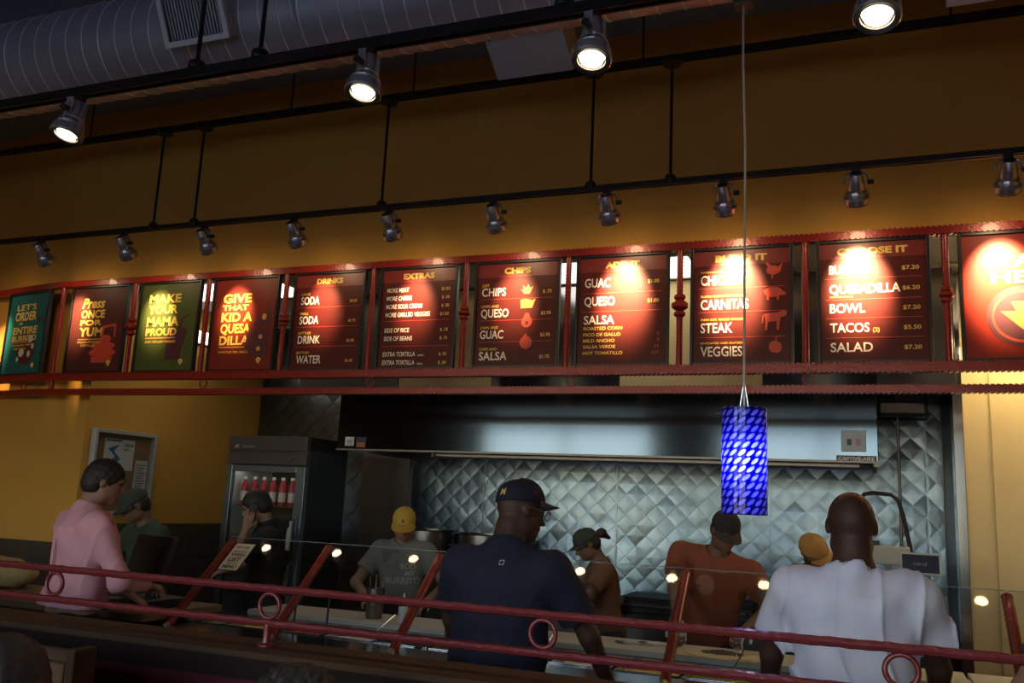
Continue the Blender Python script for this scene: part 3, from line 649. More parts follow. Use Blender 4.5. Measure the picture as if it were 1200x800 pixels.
MB().box((0, -.30, 0), (.03, .30, .12)).build('housing', m_white, wl); MB().box((.03, -.28, .01), (.06, .28, .11)).build('diffuser', mat('box_diffuser', (1, 1, 1), emit=(1, .95, .85), estr=3), wl)

wl2 = thing('wall_light', 'small warm lit box at the top of the cream wall, below the rightmost board', 'wall light', (.63, 6.10, 2.80))
MB().box((0, 0, .02), (1.6, .12, .12)).build('housing', m_white, wl2); MB().box((.005, .005, 0), (1.595, .115, .02)).build('diffuser', mat('warm_diffuser', (1, 1, 1), emit=(1, .78, .42), estr=24), wl2)
for x in (.2, 1.4): MB().cyl((x, .06, .12), (x, .06, .50), .006, 6).build('hanger', m_white, wl2)

# ---------------------------------------------------------------- counters
fc = thing('serving_counter', 'long steel serving counter with cold wells behind the sneeze guard', 'counter', (-1.55, 4.1, 0))
XL, XR = -2.2, 3.6
b = MB(); b.box((XL, .06, .0), (XR, 1.15, .84)); b.build('base', m_maroon, fc)
t_ = MB(); t_.box((XL, 0, .84), (XR, .32, .88)); t_.box((XL, .74, .84), (XR, 1.22, .88)); t_.box((XL, .32, .84), (XL+.05, .74, .88)); t_.build('worktop', m_steel, fc, bevel=.004)
for y in (-.20, -.12, -.04): MB().cyl((XL, y, .80), (XR, y, .80), .014, 10).build('tray_rail', m_steel, fc)
for i in range(6): MB().box((XL+.1+i*1.05, -.22, .76), (XL+.13+i*1.05, .06, .785)).build('rail_bracket', m_steel, fc)
cb = MB()
for i, (a, b_x) in enumerate(((-2.15, -.75), (-.73, .55), (.57, 2.0), (2.02, 3.55))):
    o = MB().box((a, .80, .881), (b_x, 1.20, .915)).build('cutting_board', m_board, None, bevel=.004)
    o.location = fc.location; tag(o, ['white cutting board behind the wells, in front of the person in the grey t-shirt', 'white cutting board behind the wells, left of the man in the orange t-shirt', 'white cutting board behind the wells, in front of the man in the orange t-shirt', 'white cutting board behind the wells at the right end of the counter'][i], 'cutting board', 'cutting boards along the serving counter')
foods = [('shredded lettuce', (.20, .28, .06)), ('grated cheese', (.62, .42, .12)), ('tomato salsa', (.38, .05, .02)), ('white rice', (.62, .58, .48)), ('black beans', (.03, .015, .012)), ('guacamole', (.18, .24, .04)), ('grilled chicken', (.32, .16, .06)), ('sour cream', (.7, .68, .62)), ('corn salsa', (.6, .40, .06)), ('chopped peppers', (.20, .25, .05))]
pan0 = None
for i in range(16):
    x = -3.68+i*.335
    fd, colr = foods[i % 10]
    if pan0 is None:
        t = thing('food_pan', '', 'food pan', (x, 4.63, .80), group='food pans in the counter wells')
        pm = MB(); pm.box((-.155, -.19, .0), (.155, .19, .006))
        for a, b_ in (((-.16, -.20, 0), (-.152, .20, .085)), ((.152, -.20, 0), (.16, .20, .085)), ((-.152, -.20, 0), (.152, -.192, .085)), ((-.152, .192, 0), (.152, .20, .085))): pm.box(a, b_)
        pm.build('pan', m_steel, t); pan0 = t
    else:
        t = pan0.copy(); C.objects.link(t); t.location = (x, 4.63, .80)
        c = [q for q in pan0.children if q.name.startswith('pan')][0].copy(); C.objects.link(c); c.parent = t
    t['label'] = 'steel food pan %s of %s in the counter well' % ('heaped full' if i < 10 else 'half filled', fd) if i != 15 else 'last steel food pan at the right end of the counter'
    g_ = 9; V = []; F = []
    for a in range(g_):
        for b_ in range(g_):
            V.append((-.15+.30*a/(g_-1), -.19+.38*b_/(g_-1), .045+.022*rng.rand()+.02*(1-abs(a-4)/4)*(1-abs(b_-4)/4)))
    for a in range(g_-1):
        for b_ in range(g_-1): F.append((a*g_+b_, (a+1)*g_+b_, (a+1)*g_+b_+1, a*g_+b_+1))
    m = MB(); m.v = V; m.f = F; m.build('food', mat('food_'+fd.replace(' ', '_'), colr, .6, noise=.5, scale=60, bump=.6, bscale=70), t)
    sp_ = MB(); sp_.tube([(.02, -.02, .06), (.06, .10, .13), (.08, .20, .18)], .006, 8)
    if i in (1, 3, 6, 9): sp_.build('serving_spoon', m_steel, t, smooth=True)
# register counter (wood), left
rc = thing('register_counter', 'dark oak till counter at the left under the red rail', 'counter', (-4.85, 4.1, 0))
MB().box((-1.6, .06, 0), (.98, .62, .90)).build('base', m_wood, rc); MB().box((-1.65, 0, .90), (1.05, .68, .945)).build('worktop', m_woodc, rc, bevel=.006)
# back line
bl = thing('back_counter', 'steel cooking line along the quilted wall', 'counter', (-1.6, 6.75, 0))
MB().box((-2.3, 0, 0), (2.1, .66, .86)).build('base', m_steeld, bl); MB().box((-2.32, -.03, .86), (2.12, .68, .90)).build('worktop', m_steel, bl, bevel=.004)
gr = thing('griddle', 'black griddle on the cooking line between ponytail and orange shirt', 'griddle', (-1.25, 6.95, .90))
MB().box((-.5, -.22, 0), (.5, .30, .10)).build('body', m_steelb, gr, bevel=.01); MB().box((-.48, -.20, .10), (.48, .28, .115)).build('plate', m_black, gr)
MB().cyl((-.45, -.25, .06), (.45, -.25, .06), .012, 10).build('rail', m_steeld, gr)
def pot(x, y, h, r, label):
    t = thing('stock_pot', label, 'pot', (x, y, .90), group='stock pots on the cooking line')
    MB().lathe([(r*.97, 0), (r, .02), (r, h-.01), (r+.008, h), (r-.004, h), (r-.006, .01), (.01, .012)], n=32, caps=False).build('pot_body', m_pot, t, smooth=True)
    for s_ in (-1, 1):
        MB().tube([(s_*r, -.05, h*.78), (s_*(r+.045), -.045, h*.76), (s_*(r+.05), 0, h*.74), (s_*(r+.045), .045, h*.76), (s_*r, .05, h*.78)], .007, 8).build('handle', m_steeld, t, smooth=True)
    return t
m_pot = mat('pot_steel', (.24, .22, .20), .35, .95, noise=.1)
pot(-3.49, 7.0, .51, .22, 'large dented steel stock pot beside the yellow cap'); pot(-2.96, 7.0, .50, .23, 'large steel stock pot behind the man in the navy cap')
ty = thing('foil_dispenser', 'pale box with a dark slot on the counter beside the ponytail', 'dispenser', (-1.83, 6.62, .96))
MB().box((-.16, -.12, .0), (.14, .14, .05)).build('box', m_board, ty, bevel=.004); MB().box((-.10, -.06, .05), (.08, .02, .056)).build('slot', m_black, ty, bevel=.002)
MB().box((-.14, -.10, -.06), (.12, .12, 0)).build('stand', m_steelb, ty)
# tortilla on paper in front of the orange shirt
tl = thing('tortilla', 'flat tortilla with black beans on paper on the cutting board', 'tortilla', (-.72, 5.0, .917))
def disc(rx, ry, z, n, wob, m, name, h=.004, seed=0):
    rr = np.random.RandomState(seed); mb = MB(); ph = rr.rand(4)*6
    P = [(rx*(1+wob*math.sin(3*a+ph[0])+wob*.6*math.sin(7*a+ph[1]))*math.cos(a), ry*(1+wob*math.sin(3*a+ph[0])+wob*.6*math.sin(7*a+ph[1]))*math.sin(a)) for a in [2*PI*k/n for k in range(n)]]
    mb.prism(P, h, Matrix.Identity(3), (0, 0, z)); return mb.build(name, m, tl)
disc(.26, .17, 0, 8, .08, mat('deli_paper', (.55, .46, .30), .6), 'paper', .002)
disc(.19, .14, .003, 30, .015, mat('tortilla', (.62, .50, .30), .7, noise=.2, scale=25), 'tortilla_sheet', .004)
bm_ = MB()
for k in range(140):
    a = rng.rand()*2*PI; q = rng.rand()**.6; bm_.lathe([(.001, -.004), (.007, 0), (.001, .005)], (.115*q*math.cos(a), .05*q*math.sin(a)+.01, .011+.016*(1-q)), n=6, caps=False)
tag(bm_.build('black_beans', mat('black_bean', (.02, .01, .008), .35), tl), kind='stuff')
for i, (x, y) in enumerate(((-1.28, 5.08), (-1.16, 5.14))):
    t = thing('spoon', 'metal serving spoon lying on the cutting board, %s of two' % ('nearer' if i == 0 else 'farther'), 'spoon', (x, y, .921))
    MB().tube([(0, 0, 0), (.12, -.08, .01), (.2, -.13, .02)], .005, 6).build('handle', m_steel, t, smooth=True)
    MB().lathe([(.028, 0), (.02, -.004), (.001, -.006)], (-.02, .012, .004), n=14, caps=False).build('bowl', m_steel, t, smooth=True)

m_sq = mat('squeeze_bottle', (.55, .55, .52), .35)
for i, (x, y, lb) in enumerate(((-2.62, 4.98, 'pale squeeze bottle standing in front of the grey t-shirt, left one'), (-1.75, 4.45, 'pale squeeze bottle between the red post and the navy polo'))):
    t = thing('squeeze_bottle', lb, 'bottle', (x, y, .916 if y > 4.8 else .881), group='squeeze bottles on the serving counter')
    MB().lathe([(.026, 0), (.03, .008), (.03, .10), (.022, .125), (.013, .13), (.004, .175)], n=16).build('bottle_body', m_sq, t, smooth=True)
    MB().lathe([(.0305, .10), (.031, .128), (.015, .132)], n=16, caps=False).build('cap', m_redf, t, smooth=True)
t = thing('steel_canister', 'tall dull steel canister on the cutting board in front of the black apron', 'canister', (-2.86, 5.05, .916))
MB().lathe([(.048, 0), (.052, .01), (.055, .18), (.060, .185), (.052, .186), (.050, .02)], n=24, caps=False).build('cup', m_steeld, t, smooth=True)
for q in range(3): MB().tube([(.02*math.cos(q*2.1), .02*math.sin(q*2.1), .02), (.05*math.cos(q*2.1), .05*math.sin(q*2.1), .26)], .005, 6).build('utensil', m_steel, t, smooth=True)
for i, (x, lb) in enumerate(((-3.22, 'black ladle with hooked handle standing in the left wells'), (-2.99, 'black ladle in the wells nearer the grey t-shirt'))):
    t = thing('ladle', lb, 'ladle', (x, 4.72, .86))
    MB().tube([(0, 0, .0), (0, .01, .15), (.0, .02, .20), (.02, .02, .215), (.03, .02, .20)], .007, 8).build('handle', m_blackp, t, smooth=True)
    MB().lathe([(.035, .02), (.03, 0), (.001, -.012)], n=14, caps=False).build('bowl', m_steel, t, smooth=True)

# sneeze guard
sg = thing('sneeze_guard', 'slanted clear glass sneeze guard held by thick red posts', 'sneeze guard', (0, 0, 0))
Yt, zt, Yb, zb = 4.75, 1.365, 4.32, .97
pdir = Vector((0, Yt-Yb, zt-zb)).normalized()
pn = Vector((0, -pdir.z, pdir.y))
pxs = [-3.76, -3.045, -2.29, -1.58, -.874, -.13, .60, 1.33]
for i, x in enumerate(pxs):
    a = Vector((x, Yb, zb))-pdir*.10; b_ = Vector((x, Yt, zt))+pdir*.012; n = 40
    pts = [a+(b_-a)*k/n+pn*-.030 for k in range(n+1)]; rs = [.024+(.003 if k % 2 else 0) for k in range(n+1)]
    rs[-1] = .012; 
    MB().tube(pts, rs, 12).build('post', m_red, sg, smooth=True)
    MB().cyl(a+pn*-.03+Vector((0, 0, -.0)), (x, a.y-.02, .86), .022, 12).build('post_foot', m_steeld, sg)
for i in range(len(pxs)-1):
    x0, x1 = pxs[i]+.004, pxs[i+1]-.004; w_ = x1-x0
    L_ = math.hypot(Yt-Yb, zt-zb)
    Mg = Matrix((Vector((1, 0, 0)), pdir, pn)).transposed()
    MB().prism([(0, 0), (w_, 0), (w_, L_), (0, L_)], .006, Mg, (x0, Yb, zb)).build('glass_pane', m_glass, sg)
    MB().tube([Vector((x0, Yt, zt))+pn*.003+pdir*.002, Vector((x1, Yt, zt))+pn*.003+pdir*.002], .0022, 6).build('glass_edge', mat('glass_edge', (.25, .32, .30), .2), sg)
ws_ = thing('wish_list_sign', 'small cream sign reading WISH LIST MENU taped to the glass', 'sign', Vector((-3.68, Yb, zb))+pdir*.30+pn*.008)
Mg = Matrix((Vector((1, 0, 0)), pdir, pn)).transposed()
MB().prism([(0, 0), (.15, 0), (.15, .23), (0, .23)], .002, Mg, (0, 0, 0)).build('backing', m_blackp, ws_)
MB().prism([(.006, .006), (.144, .006), (.144, .224), (.006, .224)], .001, Mg, pn*.002).build('paper', mat('sign_paper', (.72, .60, .42), .6), ws_)
mb = MB()
for s, y, h, w_ in (('GET YOUR', .185, .016, .09), ('OWN THING', .150, .012, .10), ('WISH', .118, .025, .105), ('LIST', .075, .032, .09), ('FROM OUR', .055, .010, .08), ('MENU', .018, .027, .10)):
    put_text(mb, s, .075, y, h, wfix=w_, align='c', M=Mg, o=pn*.0032, bold=.032)
mb.build('lettering', m_blackp, ws_)

# till
ps = thing('till_monitor', 'black till touchscreen seen from behind beside the pink shirt', 'till', (-4.07, 4.42, .945), R(-12))
MB().box((-.17, -.13, 0), (.15, .16, .055)).build('base', m_blackp, ps, bevel=.01)
MB().obox((0, .04, .13), (.08, .06, .18), RX(R(-12))).build('stand', m_blackp, ps, bevel=.01)
MB().obox((0, -.02, .27), (.36, .05, .30), RX(R(-16))).build('screen', m_blackp, ps, bevel=.012)
MB().obox((0, -.05, .27), (.24, .02, .20), RX(R(-16))).build('rear_cover', m_blackp, ps, bevel=.006)
kb = thing('card_keypad', 'black keypad and printer block on the till counter, right of the pink cuff', 'keypad', (-4.18, 4.22, .945), R(-12))
MB().box((-.13, -.09, 0), (.12, .09, .07)).build('case', m_blackp, kb, bevel=.012)
for i in range(3):
    for j in range(3): MB().box((-.08+i*.05, -.05+j*.04, .07), (-.05+i*.05, -.025+j*.04, .076)).build('key', mat('key_grey', (.06, .07, .09), .5), kb)
bag = None
# big gooseneck, scale
gn = thing('gooseneck_tap', 'black arched tube rising behind the man in the white t-shirt', 'pipe', (0, 6.2, 0))
MB().tube([(-.02, 0, .9), (-.02, 0, 1.78), (0.0, 0, 1.822), (.05, 0, 1.832), (.16, 0, 1.825), (.20, 0, 1.79), (.225, 0, 1.70), (.262, 0, 1.49), (.27, 0, .9)], .013, 10).build('tube', m_black, gn, smooth=True)
pp = thing('gas_pipe', 'thin dark vertical pipe in front of the quilted wall, right of the hood', 'pipe', (.235, 6.9, 0))
MB().cyl((0, 0, .9), (0, 0, 3.29), .010, 10).build('tube', m_steeld, pp)
rk = thing('wire_rack', 'small wire rack beside the hood just under the red bar', 'rack', (.27, 6.8, 2.40))
for z in (.0, .11): MB().tube([(-.17, 0, z), (.17, 0, z), (.17, .3, z), (-.17, .3, z), (-.17, 0, z)], .006, 6).build('wire', m_black, rk)
for x in (-.17, .17): MB().cyl((x, .3, 0), (x, .3, .88), .005, 6).build('hanger', m_black, rk)
MB().box((-.15, .02, .015), (.14, .28, .09)).build('steel_bin', m_steeld, rk, bevel=.005)
sc = thing('order_scale', 'pale box scale with a dark blue screen right of the white t-shirt', 'scale', (.17, 6.0, .9))
MB().box((-.02, -.05, 0), (.02, .0, .5)).build('pillar', m_steeld, sc); MB().box((-.17, -.06, .50), (.08, .08, .61)).build('head', mat('scale_body', (.50, .47, .40), .5), sc, bevel=.01)
MB().box((-.16, -.05, .612), (-.09, .0, .64)).build('knob', m_black, sc)
sf = MB().obox((.13, -.10, .52), (.22, .015, .125), RX(R(-10))).build('screen_frame', mat('scale_frame', (.55, .55, .52), .5), sc)
sd = MB().obox((.13, -.109, .52), (.198, .004, .103), RX(R(-10))).build('screen', mat('scale_screen', (.01, .012, .035), .25), sc)
mb = MB(); put_text(mb, '0.00 LB', .06, -.01, .018, M=RX(R(-10)) @ FACE, o=(.03, -.1115, .52)); mb.build('readout', mat('readout', (.25, .25, .25), .5), sc)
MB().box((-.22, -.12, 0), (.22, .12, .02)).build('foot_plate', m_steeld, sc)
nb = thing('napkin_box', 'cream box on the counter to the right of the white t-shirt', 'box', (.33, 4.50, .88))
MB().box((-.09, -.10, 0), (.09, .12, .10)).build('case', m_board, nb, bevel=.006)
for i in range(5): MB().box((-.08+i*.035, -.105, .02), (-.06+i*.035, -.10, .08)).build('louvre', m_steeld, nb)
# loose paper bags at far left
m_bag = mat('paper_bag', (.42, .28, .10), .8, noise=.3, scale=10, bump=.5, bscale=25)

# ---------------------------------------------------------------- pendant lamp
pd = thing('pendant_lamp', 'blue blown-glass cylinder pendant lamp on a thin cord', 'pendant lamp', (-.347, 2.87, 1.653))
pd.scale = (1.148, 1.148, 1.148)
m = D.materials.new('blue_blown_glass'); m.use_nodes = True; t = m.node_tree; t.nodes.clear(); N = t.nodes.new; L = t.links.new
tc = N('ShaderNodeTexCoord'); sep = N('ShaderNodeSeparateXYZ'); L(tc.outputs['Object'], sep.inputs[0])
def mth(op, a, b=None, c=None):
    n = N('ShaderNodeMath'); n.operation = op
    for i, q in enumerate((a, b, c)):
        if q is None: continue
        if isinstance(q, (int, float)): n.inputs[i].default_value = q
        else: L(q, n.inputs[i])
    return n.outputs[0]
ang = mth('ARCTAN2', sep.outputs[1], sep.outputs[0]); U = mth('MULTIPLY', ang, 14/(2*PI)*1.0); V_ = mth('MULTIPLY', sep.outputs[2], 46.0)
row = mth('FLOOR', V_); fv = mth('SUBTRACT', mth('FRACT', V_), .5)
Us = mth('ADD', mth('ADD', mth('MULTIPLY', U, 1.15), mth('MULTIPLY', row, .5)), mth('MULTIPLY', fv, -.80))
fu = mth('SUBTRACT', mth('FRACT', Us), .5)
dd = mth('ADD', mth('POWER', mth('MULTIPLY', fu, 3.0), 2), mth('POWER', mth('MULTIPLY', fv, 2.3), 2))
mr = N('ShaderNodeMapRange'); L(dd, mr.inputs[0]); mr.inputs[1].default_value = 1.15; mr.inputs[2].default_value = .55; mr.inputs[3].default_value = 0; mr.inputs[4].default_value = 1
mx = N('ShaderNodeMix'); mx.data_type = 'RGBA'; L(mr.outputs[0], mx.inputs[0]); mx.inputs[6].default_value = (.004, .003, .22, 1); mx.inputs[7].default_value = (.24, .26, .75, 1)
tl_ = N('ShaderNodeBsdfTranslucent'); L(mx.outputs[2], tl_.inputs[0]); tp = N('ShaderNodeBsdfTransparent'); L(mx.outputs[2], tp.inputs[0]); df = N('ShaderNodeBsdfDiffuse'); L(mx.outputs[2], df.inputs[0]); gl = N('ShaderNodeBsdfGlossy'); gl.inputs['Roughness'].default_value = .08
m1 = N('ShaderNodeMixShader'); m1.inputs[0].default_value = .26; L(tl_.outputs[0], m1.inputs[1]); L(tp.outputs[0], m1.inputs[2])
m2 = N('ShaderNodeMixShader'); m2.inputs[0].default_value = .35; L(m1.outputs[0], m2.inputs[1]); L(df.outputs[0], m2.inputs[2])
fr_ = N('ShaderNodeFresnel'); fr_.inputs[0].default_value = 1.3; m3 = N('ShaderNodeMixShader'); L(fr_.outputs[0], m3.inputs[0]); L(m2.outputs[0], m3.inputs[1]); L(gl.outputs[0], m3.inputs[2])
o_ = N('ShaderNodeOutputMaterial'); L(m3.outputs[0], o_.inputs[0])
MB().lathe([(.059, 0), (.061, .002), (.061, .286), (.059, .288), (.056, .286), (.056, .002), (.059, 0)], n=48, caps=False).build('shade', m, pd, smooth=True)
MB().lathe([(.001, .115), (.010, .118), (.014, .13), (.014, .165), (.010, .18)], n=12).build('bulb', mat('pendant_bulb', (1, 1, 1), emit=(.85, .88, 1.0), estr=900), pd, smooth=True)
MB().lathe([(.012, .18), (.014, .185), (.014, .25), (.006, .26)], n=12).build('socket', m_steel, pd, smooth=True)
MB().cyl((-.058, 0, .275), (.058, 0, .275), .0025, 6).build('cross_bar', m_steel, pd); MB().cyl((-.078, -.0, .275), (-.058, 0, .275), .004, 8).build('thumb_screw', m_steel, pd)
cm = mat('clear_cord', (.42, .38, .33), .3)
cd = MB().tube([(0, 0, .26), (.0, 0, .36), (.002, 0, .8), (.004, 0, 1.05), (-.002, 0, 1.3), (0, 0, 1.60)], .0035, 8); cd.build('cord', cm, pd, smooth=True)
for s_ in (-1, 1): MB().tube([(s_*.012, 0, .27), (s_*.010, 0, .30), (.001*s_, 0, .36)], .0014, 6).build('suspension_wire', m_steel, pd)
MB().box((-.028, -.024, 1.50), (.028, .024, 1.592)).build('track_adapter', m_blackp, pd, bevel=.004)

# ---------------------------------------------------------------- partition with red rail
pt = struct('partition_wall', MB().box((-8.0, 2.50, 0), (3.6, 2.70, 1.125)), m_maroon)
MB().box((-8.0, 2.475, 1.125), (3.6, 2.725, 1.148)).build('cap_board', m_wood, pt, bevel=.006)
MB().box((-8.0, 2.485, 1.06), (3.6, 2.50, 1.125)).build('cap_moulding', mat('dark_moulding', (.018, .010, .009), .8, spec=.15), pt)
rl = thing('partition_rail', 'red enamelled double rail with rings along the partition', 'railing', (0, 2.6, 1.148))
for nm, z in (('upper_bar', .185), ('lower_bar', .074)):
    n = 460; pts = [(-7.9+11.4*k/n, .001*math.sin(k*2.1), z+.0007*math.sin(k*1.3)) for k in range(n+1)]
    MB().tube(pts, [.0125+.0012*(k % 2) for k in range(n+1)], 8).build(nm, m_redf, rl, smooth=True)
for i in range(9):
    x = -6.76+i*.977
    MB().torus((x, 0, .130), .040, .0075, FACE, 28, 8).build('ring', m_redf, rl, smooth=2)
for x in (-5.8, -3.84, -1.875, .95, 2.9):
    MB().lathe([(.030, 0), (.030, .006), (.016, .012), (.013, .03), (.013, .070)], (x, 0, 0), n=14).build('stanchion', m_redf, rl, smooth=True)

# booth behind the seated man at lower left
bo = thing('booth_seat', 'dark oak booth with woven tan back behind the seated man', 'booth', (-2.06, 2.0, 0))
MB().box((-.035, -.02, 0), (.0, .06, 1.195)).build('corner_post', m_wood, bo, bevel=.006)
MB().box((-1.2, .03, 0), (-.035, .06, 1.18)).build('back_frame', m_wood, bo, bevel=.008)
MB().box((-1.2, -.50, .35), (-.04, -.02, .42)).build('seat', mat('booth_vinyl', (.05, .02, .015), .5), bo, bevel=.02)
MB().box((-1.18, -.46, 0), (-.06, -.02, .35)).build('plinth', m_wood, bo)
for k in range(14):
    for j in range(5):
        z1 = 1.155-.03*max(0, k-1)**.5
        MB().box((-.045-.078*(k+1), -.005, .50+j*(z1-.5)/5), (-.045-.078*k-.006, .03, .50+(j+1)*(z1-.5)/5-.006)).build('woven_pad', mat('woven_tan', (.11, .058, .028), .8, noise=.3, scale=90, bump=.4), bo, bevel=.008)

# ---------------------------------------------------------------- people: smooth distance fields turned into one mesh
def surface_nets(F, org, h):
    S = (F < 0).view(np.int8) if F.dtype == bool else (F < 0).astype(np.int8)
    c = (S[:-1,:-1,:-1]+S[1:,:-1,:-1]+S[:-1,1:,:-1]+S[1:,1:,:-1]+S[:-1,:-1,1:]+S[1:,:-1,1:]+S[:-1,1:,1:]+S[1:,1:,1:])
    idx = np.argwhere((c > 0) & (c < 8)); nv = len(idx)
    cor = np.array([(i, j, k) for k in (0, 1) for j in (0, 1) for i in (0, 1)])
    fv = np.stack([F[idx[:,0]+a, idx[:,1]+b, idx[:,2]+d] for a, b, d in cor], 1)
    pos = np.zeros((nv, 3)); cnt = np.zeros(nv)
    for a in range(8):
        for b in range(a+1, 8):
            if np.abs(cor[a]-cor[b]).sum() != 1: continue
            m = (fv[:,a] < 0) != (fv[:,b] < 0); t = fv[m,a]/(fv[m,a]-fv[m,b])
            pos[m] += cor[a]+t[:,None]*(cor[b]-cor[a]); cnt[m] += 1
    V = (idx+pos/cnt[:,None])*h+org
    I = -np.ones(c.shape, np.int64); I[tuple(idx.T)] = np.arange(nv); Q = []
    for ax in range(3):
        u, v = [(1, 2), (2, 0), (0, 1)][ax]
        a = np.take(S, range(0, S.shape[ax]-1), ax); b = np.take(S, range(1, S.shape[ax]), ax)
        e = np.argwhere(a != b); e = e[(e[:,u] > 0) & (e[:,v] > 0) & (e[:,u] < S.shape[u]-1) & (e[:,v] < S.shape[v]-1)]
        du = np.zeros(3, int); du[u] = 1; dv = np.zeros(3, int); dv[v] = 1
        q = np.stack([I[tuple((e-du-dv).T)], I[tuple((e-dv).T)], I[tuple(e.T)], I[tuple((e-du).T)]], 1)
        fl = a[tuple(e.T)] == 0; q[fl] = q[fl][:, ::-1]; Q.append(q)
    Q = np.concatenate(Q); Q = Q[(Q >= 0).all(1)]
    return V, Q
def np_mesh(name, V, Q):
    me = D.meshes.new(name); me.vertices.add(len(V)); me.vertices.foreach_set('co', V.astype(np.float32).ravel())
    me.loops.add(Q.size); me.loops.foreach_set('vertex_index', Q.astype(np.int32).ravel())
    me.polygons.add(len(Q)); me.polygons.foreach_set('loop_start', np.arange(0, Q.size, 4, dtype=np.int32))
    me.update(calc_edges=True); me.validate(); return me
class Fld:
    def __init__(s, h=.008): s.h = h; s.p = []
    def cap(s, a, b, ra, rb=None, k=.02, flat=None):
        a = np.array(a, float); b = np.array(b, float); rb = ra if rb is None else rb; r = max(ra, rb)
        def f(P):
            ba = b-a; pa = [P[i]-a[i] for i in range(3)]; L2 = max(1e-9, ba@ba)
            tt = (pa[0]*ba[0]+pa[1]*ba[1]+pa[2]*ba[2])/L2; t = np.clip(tt, 0, 1)
            d = np.sqrt(sum((pa[i]-ba[i]*t)**2 for i in range(3)))-(ra+(rb-ra)*t)
            if flat: d = np.maximum(d, (tt-1)*math.sqrt(L2))
            return d
        s.p.append(('+', f, np.minimum(a, b)-r, np.maximum(a, b)+r, k)); return s
    def ell(s, c, r, k=.03, M=None, op='+'):
        c = np.array(c, float); r = np.array(r, float); Mi = None if M is None else np.array(M).T; R_ = r.max() if M is not None else r
        def f(P):
            q = [P[i]-c[i] for i in range(3)]
            if Mi is not None: q = [Mi[i][0]*q[0]+Mi[i][1]*q[1]+Mi[i][2]*q[2] for i in range(3)]
            k0 = np.sqrt(sum((q[i]/r[i])**2 for i in range(3))); k1 = np.sqrt(sum((q[i]/r[i]**2)**2 for i in range(3)))
            return k0*(k0-1)/np.maximum(k1, 1e-6)
        s.p.append((op, f, c-R_, c+R_, k)); return s
    def sub(s, f, lo, hi, k=.006): s.p.append(('-', f, np.array(lo, float), np.array(hi, float), k)); return s
    def disp(s, f): s.p.append(('d', f, None, None, 0)); return s
    def mesh(s, name, mat_, parent):
        lo = np.min([p[2] for p in s.p if p[0] == '+'], 0)-.03; hi = np.max([p[3] for p in s.p if p[0] == '+'], 0)+.03
        h = s.h; n = np.ceil((hi-lo)/h).astype(int)+1; F = np.full(n, .06, np.float32)
        ax = [(lo[i]+h*np.arange(n[i])).astype(np.float32) for i in range(3)]
        for op, f, a, b, k in s.p:
            if op == 'd': sl = (slice(None),)*3
            else:
                m = .03+k; i0 = np.maximum(0, ((a-m-lo)/h).astype(int)); i1 = np.minimum(n, ((b+m-lo)/h).astype(int)+2)
                if (i1 <= i0).any(): continue
                sl = tuple(slice(i0[i], i1[i]) for i in range(3))
            P = [ax[0][sl[0]][:,None,None], ax[1][sl[1]][None,:,None], ax[2][sl[2]][None,None,:]]
            G = F[sl]
            if op == 'd': F[sl] = G+f(P); continue
            d = f(P)
            if op == '+':
                hh = np.clip(.5+.5*(G-d)/k, 0, 1); F[sl] = G*(1-hh)+d*hh-k*hh*(1-hh)
            else:
                hh = np.clip(.5-.5*(G+d)/k, 0, 1); F[sl] = G*(1-hh)-d*hh+k*hh*(1-hh)
        V, Q = surface_nets(F, lo, h); me = np_mesh(name, V, Q)
        return link(name, me, mat_, parent, smooth=2)
def cloth(name, col, rough=.85): return mat(name, col, rough, noise=.10, scale=14, bump=.25, bscale=220)
def wrinkle(amp, seed=0, fy=1.0):
    q = np.random.RandomState(seed).rand(8)*6
    def f(P):
        x, y, z = P
        a = np.sin(42*x+5*np.sin(4.5*z+q[0])+q[1])*np.sin(6*z+3*x+q[2])
        b = np.sin(30*z*.6+22*x+3*np.sin(9*y+q[3]))*np.sin(7*x+5*z+q[4])
        c = np.sin(19*x-13*z+2*np.sin(11*z+q[5])+15*y+q[6])
        r = 1-np.abs(np.sin(21*x+2.2*np.sin(5*z+q[7])+6*y))
        return amp*(.45*a+.3*b+.35*c*.7-.8*r**4).astype(np.float32)
    return f
def rotv(M, v): return M @ Vector(v)
def bone2(S, T, l1, l2, hint):
    S = Vector(S); T = Vector(T); d = T-S; L = min(d.length, (l1+l2)*.995); dn = d.normalized()
    a = (l1*l1-l2*l2+L*L)/(2*L); hgt = math.sqrt(max(0, l1*l1-a*a)); hp = Vector(hint)-dn*Vector(hint).dot(dn); hp.normalize()
    return S+dn*a+hp*hgt, S+dn*L
